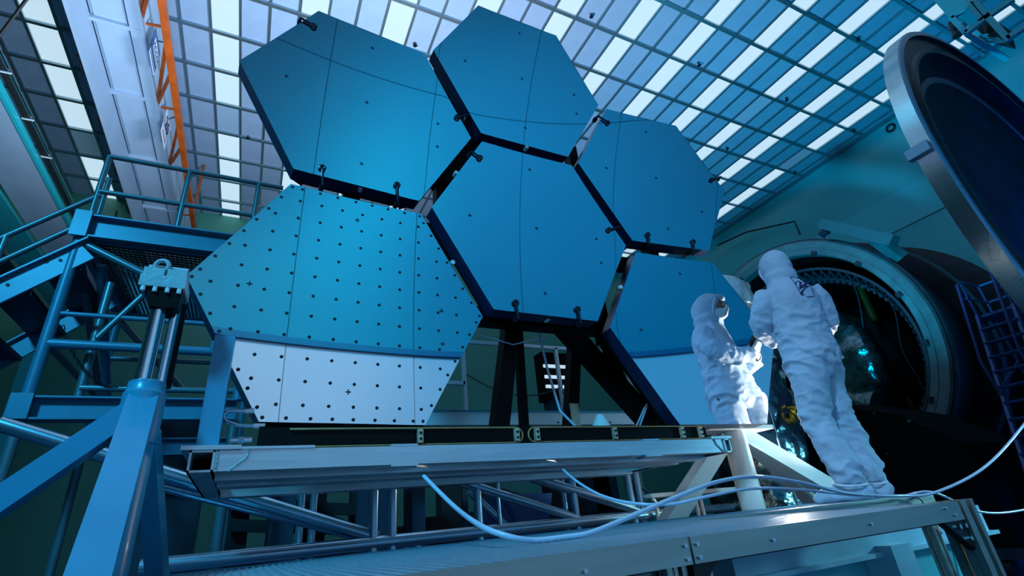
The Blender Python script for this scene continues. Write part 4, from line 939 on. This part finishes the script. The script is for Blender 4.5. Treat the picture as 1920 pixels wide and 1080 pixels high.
for k in range(5): part('small_lettering', M().box((SXp, 7.93 + k * .09, 6.56), (SXp + .003, 7.97 + k * .09, 6.63)), 'ink', s2, smooth=0)
part('hook', M().tube((SXp - .005, 8.15, 7.12), (c3[0], 8.15, c3[1] + .02), .012, 6), 'rod', s2)

# runway beam, conduit and duct along the left side
rw = thing('runway_beam', 'broad pale crane runway beam along the far left edge', 'beam', (-6.2, 5, 4.6))
part('lower_flange', M().box((-6.60, -4.9, 4.98), (-5.86, 15.2, 5.04)), 'girder', rw, smooth=0)
part('flange_lip', M().box((-5.86, -4.9, 4.96), (-5.80, 15.2, 5.08)), 'wall_teal', rw, smooth=0)
part('side_plate', M().box((-7.2, -4.9, 4.86), (-6.62, 15.2, 4.92)), 'wall_teal', rw, smooth=0); part('side_plate', M().box((-7.9, -4.9, 4.70), (-7.22, 15.2, 4.76)), 'machine', rw, smooth=0)
for y in (1.5, 8.0, 14.5): part('column', M().box((-7.4, y - .2, ZFL), (-7.0, y + .2, 4.7)), 'wall_teal', rw, smooth=0)
cn = thing('conduit', 'black conduit with clips running along the runway beam', 'conduit', (-5.7, 5, 5.1)); part('conduit_pipe', M().tube((-5.76, -4.5, 5.16), (-5.76, 15.0, 5.16), .045, 10), 'rubber', cn); part('bright_pipe', M().tube((-5.68, -4.5, 5.16), (-5.68, 15.0, 5.16), .022, 10), 'chrome', cn)
for u, v in ((12, 133), (55, 222), (88, 297)):
    y = at(u, v, 'x', -5.7).y; part('clip', M().box((-5.80, y, 5.105), (-5.64, y + .03, 5.12)), 'white_ball', cn, smooth=0)
cr = thing('slack_cable', 'black cable crossing the top left corner', 'cable', (-5, 3, 5)); part('cable_body', M().tube(at(-10, 78, 'y', 5.0), at(60, -15, 'y', 4.4), .022, 8), 'rubber', cr); part('cable_end', M().tube(at(60, -15, 'y', 4.4), (at(60, -15, 'y', 4.4).x, 4.3, 6.34), .022, 8), 'rubber', cr)

# ================================================================== FOIL WRAPPED VESSEL behind the last mirror
fw = thing('foil_wrapped_vessel', 'vessel wrapped in crinkled silver foil behind the right mirror', 'vessel', (2.95, 1.0, ZFL))
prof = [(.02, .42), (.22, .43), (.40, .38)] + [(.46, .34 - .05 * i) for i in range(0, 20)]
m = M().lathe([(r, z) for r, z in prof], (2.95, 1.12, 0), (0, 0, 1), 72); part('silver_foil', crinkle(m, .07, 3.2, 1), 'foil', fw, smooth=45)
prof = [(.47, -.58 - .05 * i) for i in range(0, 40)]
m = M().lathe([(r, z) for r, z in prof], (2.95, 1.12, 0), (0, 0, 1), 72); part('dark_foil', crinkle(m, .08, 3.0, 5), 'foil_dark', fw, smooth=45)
part('vessel_foot', M().tube((2.95, 1.12, ZFL), (2.95, 1.12, -2.5), .35, 24), 'machine', fw)
p = at(1486, 775, 'y', .68); part('gold_patch', crinkle(M().ball(p, .07, 12, 8, (.6, .5, 1.3)), .05, 12, 2), 'gold', fw, smooth=0)
pp = thing('instrument_pole', 'thin bright rod standing between the foil vessel and the white stand', 'pole', (2.3, .6, ZFL)); a = at(1443, 775, 'y', .45); part('rod', M().tube((a.x, .45, ZFL), (a.x, .45, a.z), .012, 8), 'chrome', pp); part('rod_tip', M().tube((a.x, .45, a.z), (a.x, .45, a.z + .06), .006, 8), 'chrome', pp)

# ================================================================== TECHNICIAN
AZ = R(60)
FEET = Vector((1.75, -.51, WZ))
FW = Vector((math.cos(AZ), math.sin(AZ), 0)); RT = Vector((math.sin(AZ), -math.cos(AZ), 0))
def twist(z):
    t = min(1, max(0, (z - .80) / .45)); t = t * t * (3 - 2 * t)
    return R(94) + (AZ - R(94)) * t
def axes(z):
    a = twist(z); return Vector((math.sin(a), -math.cos(a), 0)), Vector((math.cos(a), math.sin(a), 0))
def B(x, y, z):
    r_, f_ = axes(z); return FEET + r_ * x + f_ * y + Vector((0, 0, z))
pe = thing('person', 'person in a white hooded cleanroom coverall standing with back to camera', 'person', FEET)

def remeshed(m, voxel, smooth_it=2, wrinkle=None):
    me = bpy.data.meshes.new('tmp'); me.from_pydata([tuple(v) for v in m.v], [], m.f); me.validate()
    bm = bmesh.new(); bm.from_mesh(me); bmesh.ops.recalc_face_normals(bm, faces=bm.faces); bm.to_mesh(me); bm.free()
    o = bpy.data.objects.new('tmp', me); COL.objects.link(o)
    md = o.modifiers.new('r', 'REMESH'); md.mode = 'VOXEL'; md.voxel_size = voxel
    sm = o.modifiers.new('s', 'SMOOTH'); sm.iterations = smooth_it; sm.factor = .5
    bpy.context.view_layer.update()
    res = bpy.data.meshes.new_from_object(o.evaluated_get(bpy.context.evaluated_depsgraph_get()))
    bpy.data.objects.remove(o)
    if wrinkle:
        nrm = [v.normal.copy() for v in res.vertices]
        for v, n_ in zip(res.vertices, nrm): v.co = v.co + n_ * wrinkle(v.co)
    return res

def ringtube(rings, n=28):
    m = M(); vs = []
    for (c, ax, ay, hx, hy) in rings:
        for i in range(n):
            t = 2 * math.pi * i / n; ct, s_ = math.cos(t), math.sin(t)
            e = .8
            vs.append(c + ax * hx * math.copysign(abs(ct) ** e, ct) + ay * hy * math.copysign(abs(s_) ** e, s_))
    fs = []
    for j in range(len(rings) - 1):
        for i in range(n): k = (i + 1) % n; fs.append((j * n + i, j * n + k, (j + 1) * n + k, (j + 1) * n + i))
    fs += [tuple(range(n))[::-1], tuple(range((len(rings) - 1) * n, len(rings) * n))]
    return m.add(vs, fs)
body = M()
T = [(.76, .10, .10, 0), (.84, .168, .145, -.005), (.92, .178, .155, -.014), (1.02, .172, .148, -.006), (1.12, .170, .138, .0), (1.22, .178, .140, -.005), (1.32, .180, .142, -.018), (1.39, .170, .132, -.022), (1.45, .128, .108, -.012), (1.50, .100, .09, .0), (1.56, .080, .085, .015)]
tt = ringtube([(B(0, yc, z), axes(z)[0], axes(z)[1], hx, hy) for z, hx, hy, yc in T]); body.add(tt.v, tt.f)
HB = Euler((R(-16), 0, 0)).to_matrix()
Rl = Matrix((RT, FW, Vector((0, 0, 1)))).transposed()
body.ball(B(0, .022, 1.632), 1, 28, 20, (.106, .128, .142), Rl @ HB)
body.ball(B(0, .0, 1.53), 1, 24, 14, (.115, .115, .085), Rl)
LR, LF = axes(0)
for s, kn, fo in ((-1, .045, R(22)), (1, .0, R(12))):
    body.path([B(s * .088, -.005, .92), B(s * .094, 0, .80), B(s * .100, .012, .66), B(s * .106, kn, .50), B(s * .112, kn * .4 - .012, .34), B(s * .118, -.03, .18), B(s * .118, -.03, .09)], [.112, .118, .102, .083, .090, .088, .076], 22)
    wv = LR * -math.sin(fo) + LF * math.cos(fo); Rf = Matrix((LR, LF, Vector((0, 0, 1)))).transposed() @ Matrix.Rotation(fo, 3, 'Z')
    a = B(s * .118, -.03, 0)
    for q, rr, hh in ((-.055, .046, .05), (0, .055, .06), (.05, .055, .055), (.10, .053, .048), (.145, .052, .042), (.175, .045, .036)):
        body.ball(a + wv * q + Vector((0, 0, hh * .86)), 1, 18, 12, (rr, rr * 1.2, hh), Rf)
TC = B(.015, .335, 1.275)                                    # tablet centre
TN = (RT * -.05 - FW * .70 + Vector((0, 0, .70))).normalized()   # screen looks up at the face
TU = RT * .22 + FW * .55 + Vector((0, 0, .72)); TU = (TU - TN * TU.dot(TN)).normalized(); TS = TU.cross(TN)
wl_ = TC - TU * .150 - TN * .034 - TS * .012; wr_ = TC - TU * .135 + TS * .10 - TN * .012
def loc(p):
    d = p - FEET; return (d.dot(RT), d.dot(FW), d.z)
ARMS = {-1: [(-.150, -.015, 1.40), (-.185, -.02, 1.34), (-.225, .0, 1.28), (-.235, .04, 1.225), (-.185, .11, 1.165), (-.10, .17, 1.12), loc(wl_ - TU * .02)],
        1: [(.150, -.015, 1.40), (.185, -.02, 1.33), (.212, -.008, 1.24), (.217, .02, 1.165), (.205, .10, 1.13), (.165, .17, 1.13), loc(wr_ - (TC - TU * .03 - wr_).normalized() * .03)]}
BA = lambda p: FEET + RT * p[0] + FW * p[1] + Vector((0, 0, p[2]))
for s in (-1, 1):
    body.path([BA(p) for p in ARMS[s]], [.080, .080, .074, .074, .068, .058, .044], 20)
def wr(p):
    d = p - FEET; q = Vector((d.dot(RT), d.dot(FW), d.z))
    a = noise.noise(Vector((q.x * 7 + q.z * 2, q.y * 7, q.z * 5))); b = noise.noise(Vector((q.x * 5 + 9, q.y * 5, q.z * 13 + q.x * 8))); c = noise.noise(Vector((q.x * 11 + q.z * 6, q.y * 11, q.z * 17 - q.x * 5)) + Vector((3, 1, 7))); e = noise.noise(q * 30)
    k = .8; kk = .25
    if q.z > 1.50: k = .45; kk = .30
    for zc, w in ((.48, .13), (.16, .09), (1.12, .10), (.86, .09)): kk += .9 * math.exp(-((q.z - zc) / w) ** 2)
    rid = k * max(0, 1 - abs(a) * 3.2) * .011 + kk * max(0, 1 - abs(b) * 3.0) * .014 + kk * max(0, 1 - abs(c) * 2.6) * .010
    return rid - .005 + e * .001
bmesh_me = remeshed(body, .0085, 7, wr)
bvh = BVHTree.FromPolygons([v.co.copy() for v in bmesh_me.vertices], [tuple(p.vertices) for p in bmesh_me.polygons])
def place(me, name, material, parent, label=None):
    for v in me.vertices: v.co -= BASE[parent]
    me.materials.clear(); me.materials.append(MT[material]); me.shade_smooth()
    o = bpy.data.objects.new(name, me); COL.objects.link(o); o.parent = parent
    if label: o['label'] = label
    BASE[o] = BASE[parent]; return o
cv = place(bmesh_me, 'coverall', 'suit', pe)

# face, mask, cap
def Hd(x, y, z):   # head frame, bowed
    return B(0, .022, 1.632) + Rl @ (HB @ Vector((x, y, z)))
RH = Rl @ HB
part('face', M().ball(Hd(0, .062, .005), 1, 26, 18, (.068, .086, .088), RH), 'skin', pe, smooth=80)
mk = M(); mk.ball(Hd(0, .085, -.045), 1, 24, 16, (.067, .080, .058), RH); mk.ball(Hd(0, .150, -.015), 1, 16, 12, (.020, .026, .03), RH)
place(remeshed(mk, .005, 3, lambda p: .002 * noise.noise(p * 60)), 'face_mask', 'mask', pe, 'white cloth face mask')
part('cap_band', M().ball(Hd(0, .052, .082), 1, 24, 14, (.080, .088, .042), RH), 'suit', pe, smooth=80)
part('hood_rim', M().path([Hd(.083 * math.cos(t), .085 + .012 * math.sin(t), .0 + .112 * math.sin(t)) for t in [2 * math.pi * k / 28 for k in range(28)]], .010, 10, True), 'suit', pe)
for s in (-1, 1):
    e = part('eye', M().ball(Hd(s * .027, .140, .022), .0115, 12, 8), 'eye_white', pe); part('iris', M().ball(Hd(s * .027, .1475, .021), .0058, 10, 6), 'eye', e)
    part('eyebrow', M().path([Hd(s * .012, .146, .041), Hd(s * .03, .143, .046), Hd(s * .046, .130, .041)], .0024, 6), 'eye', pe)
part('spectacles', M().path([Hd(.056, .118, .026), Hd(.045, .146, .026), Hd(.012, .160, .026), Hd(-.012, .160, .026), Hd(-.045, .146, .026), Hd(-.056, .118, .026)], .0013, 6), 'eye', pe)

# gloved hands
def hand(w, d, n_, th):
    d = Vector(d).normalized(); n_ = Vector(n_); n_ = (n_ - d * n_.dot(d)).normalized(); sd = d.cross(n_).normalized() * th   # sd points to the thumb side
    m = M(); w = Vector(w)
    m.path([w - d * .05, w, w + d * .02], [.043, .040, .034], 16)
    for k in range(5):
        q = k / 4; m.path([w + sd * (.034 - .017 * k) + d * .01, w + sd * (.036 - .018 * k) + d * .085], [.017, .0155], 12)
    L = [.070, .080, .076, .060]
    for k in range(4):
        b = w + sd * (.034 - .0225 * k) + d * .085; dd = (d + sd * (.14 - .10 * k)).normalized()
        c1 = (dd + n_ * .18).normalized(); c2 = (dd + n_ * .55).normalized(); c3 = (dd + n_ * .95).normalized()
        p1 = b + c1 * L[k] * .45; p2 = p1 + c2 * L[k] * .32; p3 = p2 + c3 * L[k] * .25
        m.path([b - d * .015, b, p1, p2, p3], [.0105, .0105, .0098, .0092, .0075], 10); m.ball(p3, .0078, 10, 6)
    b = w + sd * .036 + d * .022; t1 = b + (sd * .75 + d * .6 + n_ * .25).normalized() * .042; t2 = t1 + (sd * .25 + d * .9 + n_ * .45).normalized() * .032
    m.path([b - sd * .015, b, t1, t2], [.015, .0145, .0115, .0095], 10); m.ball(t2, .0095, 10, 6)
    return m
g1 = place(remeshed(hand(wl_, TU, TN, 1), .0036, 2), 'glove', 'glove', pe, 'white latex glove')
g2 = place(remeshed(hand(wr_, (TC - TU * .03 - TN * .005) - wr_, TN, -1), .0036, 2), 'glove', 'glove', pe, 'white latex glove')
for s, p in ((-1, ARMS[-1]), (1, ARMS[1])):
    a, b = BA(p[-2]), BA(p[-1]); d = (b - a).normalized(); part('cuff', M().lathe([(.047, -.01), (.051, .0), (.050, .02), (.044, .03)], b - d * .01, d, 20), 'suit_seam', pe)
# boot straps
for s in (-1, 1):
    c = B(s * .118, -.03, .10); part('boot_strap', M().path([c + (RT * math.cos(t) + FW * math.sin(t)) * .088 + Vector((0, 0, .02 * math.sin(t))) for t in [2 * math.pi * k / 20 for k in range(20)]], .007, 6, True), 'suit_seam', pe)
# emblem printed on the back
def on_back(x, y, lift=.0022):
    u, v = 1470 + x / 10.8, 500 + y / 10.8
    d = (WX * ((u - 960) / FPX) + WD * ((v - 540) / FPX) + WF).normalized(); h_ = bvh.ray_cast(CAM, d)
    return (h_[0] + h_[1] * lift * (1 if h_[1].dot(d) < 0 else -1)) if h_[0] is not None else None
def stroke(m, pts, r):
    out = []; rr = []
    for i in range(len(pts) - 1):
        for k in range(6):
            t = k / 6; p = on_back(pts[i][0] + (pts[i + 1][0] - pts[i][0]) * t, pts[i][1] + (pts[i + 1][1] - pts[i][1]) * t)
            if p is not None: out.append(p); rr.append(r[i] + (r[i + 1] - r[i]) * t if isinstance(r, list) else r)
    p = on_back(*pts[-1])
    if p is not None: out.append(p); rr.append(r[-1] if isinstance(r, list) else r)
    if len(out) > 2: m.path(out, rr, 6)
em = M()
stroke(em, [(415, 578), (350, 575), (280, 445), (205, 320), (125, 215), (165, 205), (245, 240), (390, 230), (460, 280), (530, 370), (615, 605), (455, 615)], .0022)
stroke(em, [(345, 560), (370, 490), (440, 425), (530, 380)], [.0085, .006, .0035, .002])
for pts, r in (([(300, 295), (255, 300), (232, 335), (250, 365)], .0028), ([(318, 310), (322, 380), (318, 455)], .0048), ([(318, 310), (355, 330), (330, 375), (355, 420), (320, 455)], .003), ([(385, 372), (355, 385), (352, 425), (375, 425), (392, 380), (400, 420)], .003),
               ([(402, 420), (412, 330), (428, 300), (422, 360), (418, 412)], .003), ([(420, 412), (440, 310), (462, 283), (458, 330), (440, 400), (490, 395)], .003)):
    stroke(em, pts, r)
part('back_emblem', em, 'ink', pe, 'dark blue script emblem in a wavy outlined box', 80)

tb = thing('tablet', 'black tablet held in the gloved hands, seen in the mirror', 'tablet', TC - TU * .13)
m = M(); c8 = [TC + TS * sx * .092 + TU * sy * .128 + TN * sz * .006 for sz in (-1, 1) for sx, sy in ((-1, -1), (1, -1), (1, 1), (-1, 1))]; m.hexa(c8); part('tablet_body', m, 'screen', tb, smooth=0)
m = M(); c8 = [TC + TS * sx * .082 + TU * sy * .115 + TN * (.0062 + .0006 * sz) for sz in (-1, 1) for sx, sy in ((-1, -1), (1, -1), (1, 1), (-1, 1))]; m.hexa(c8); part('screen', m, 'mark', tb, smooth=0)
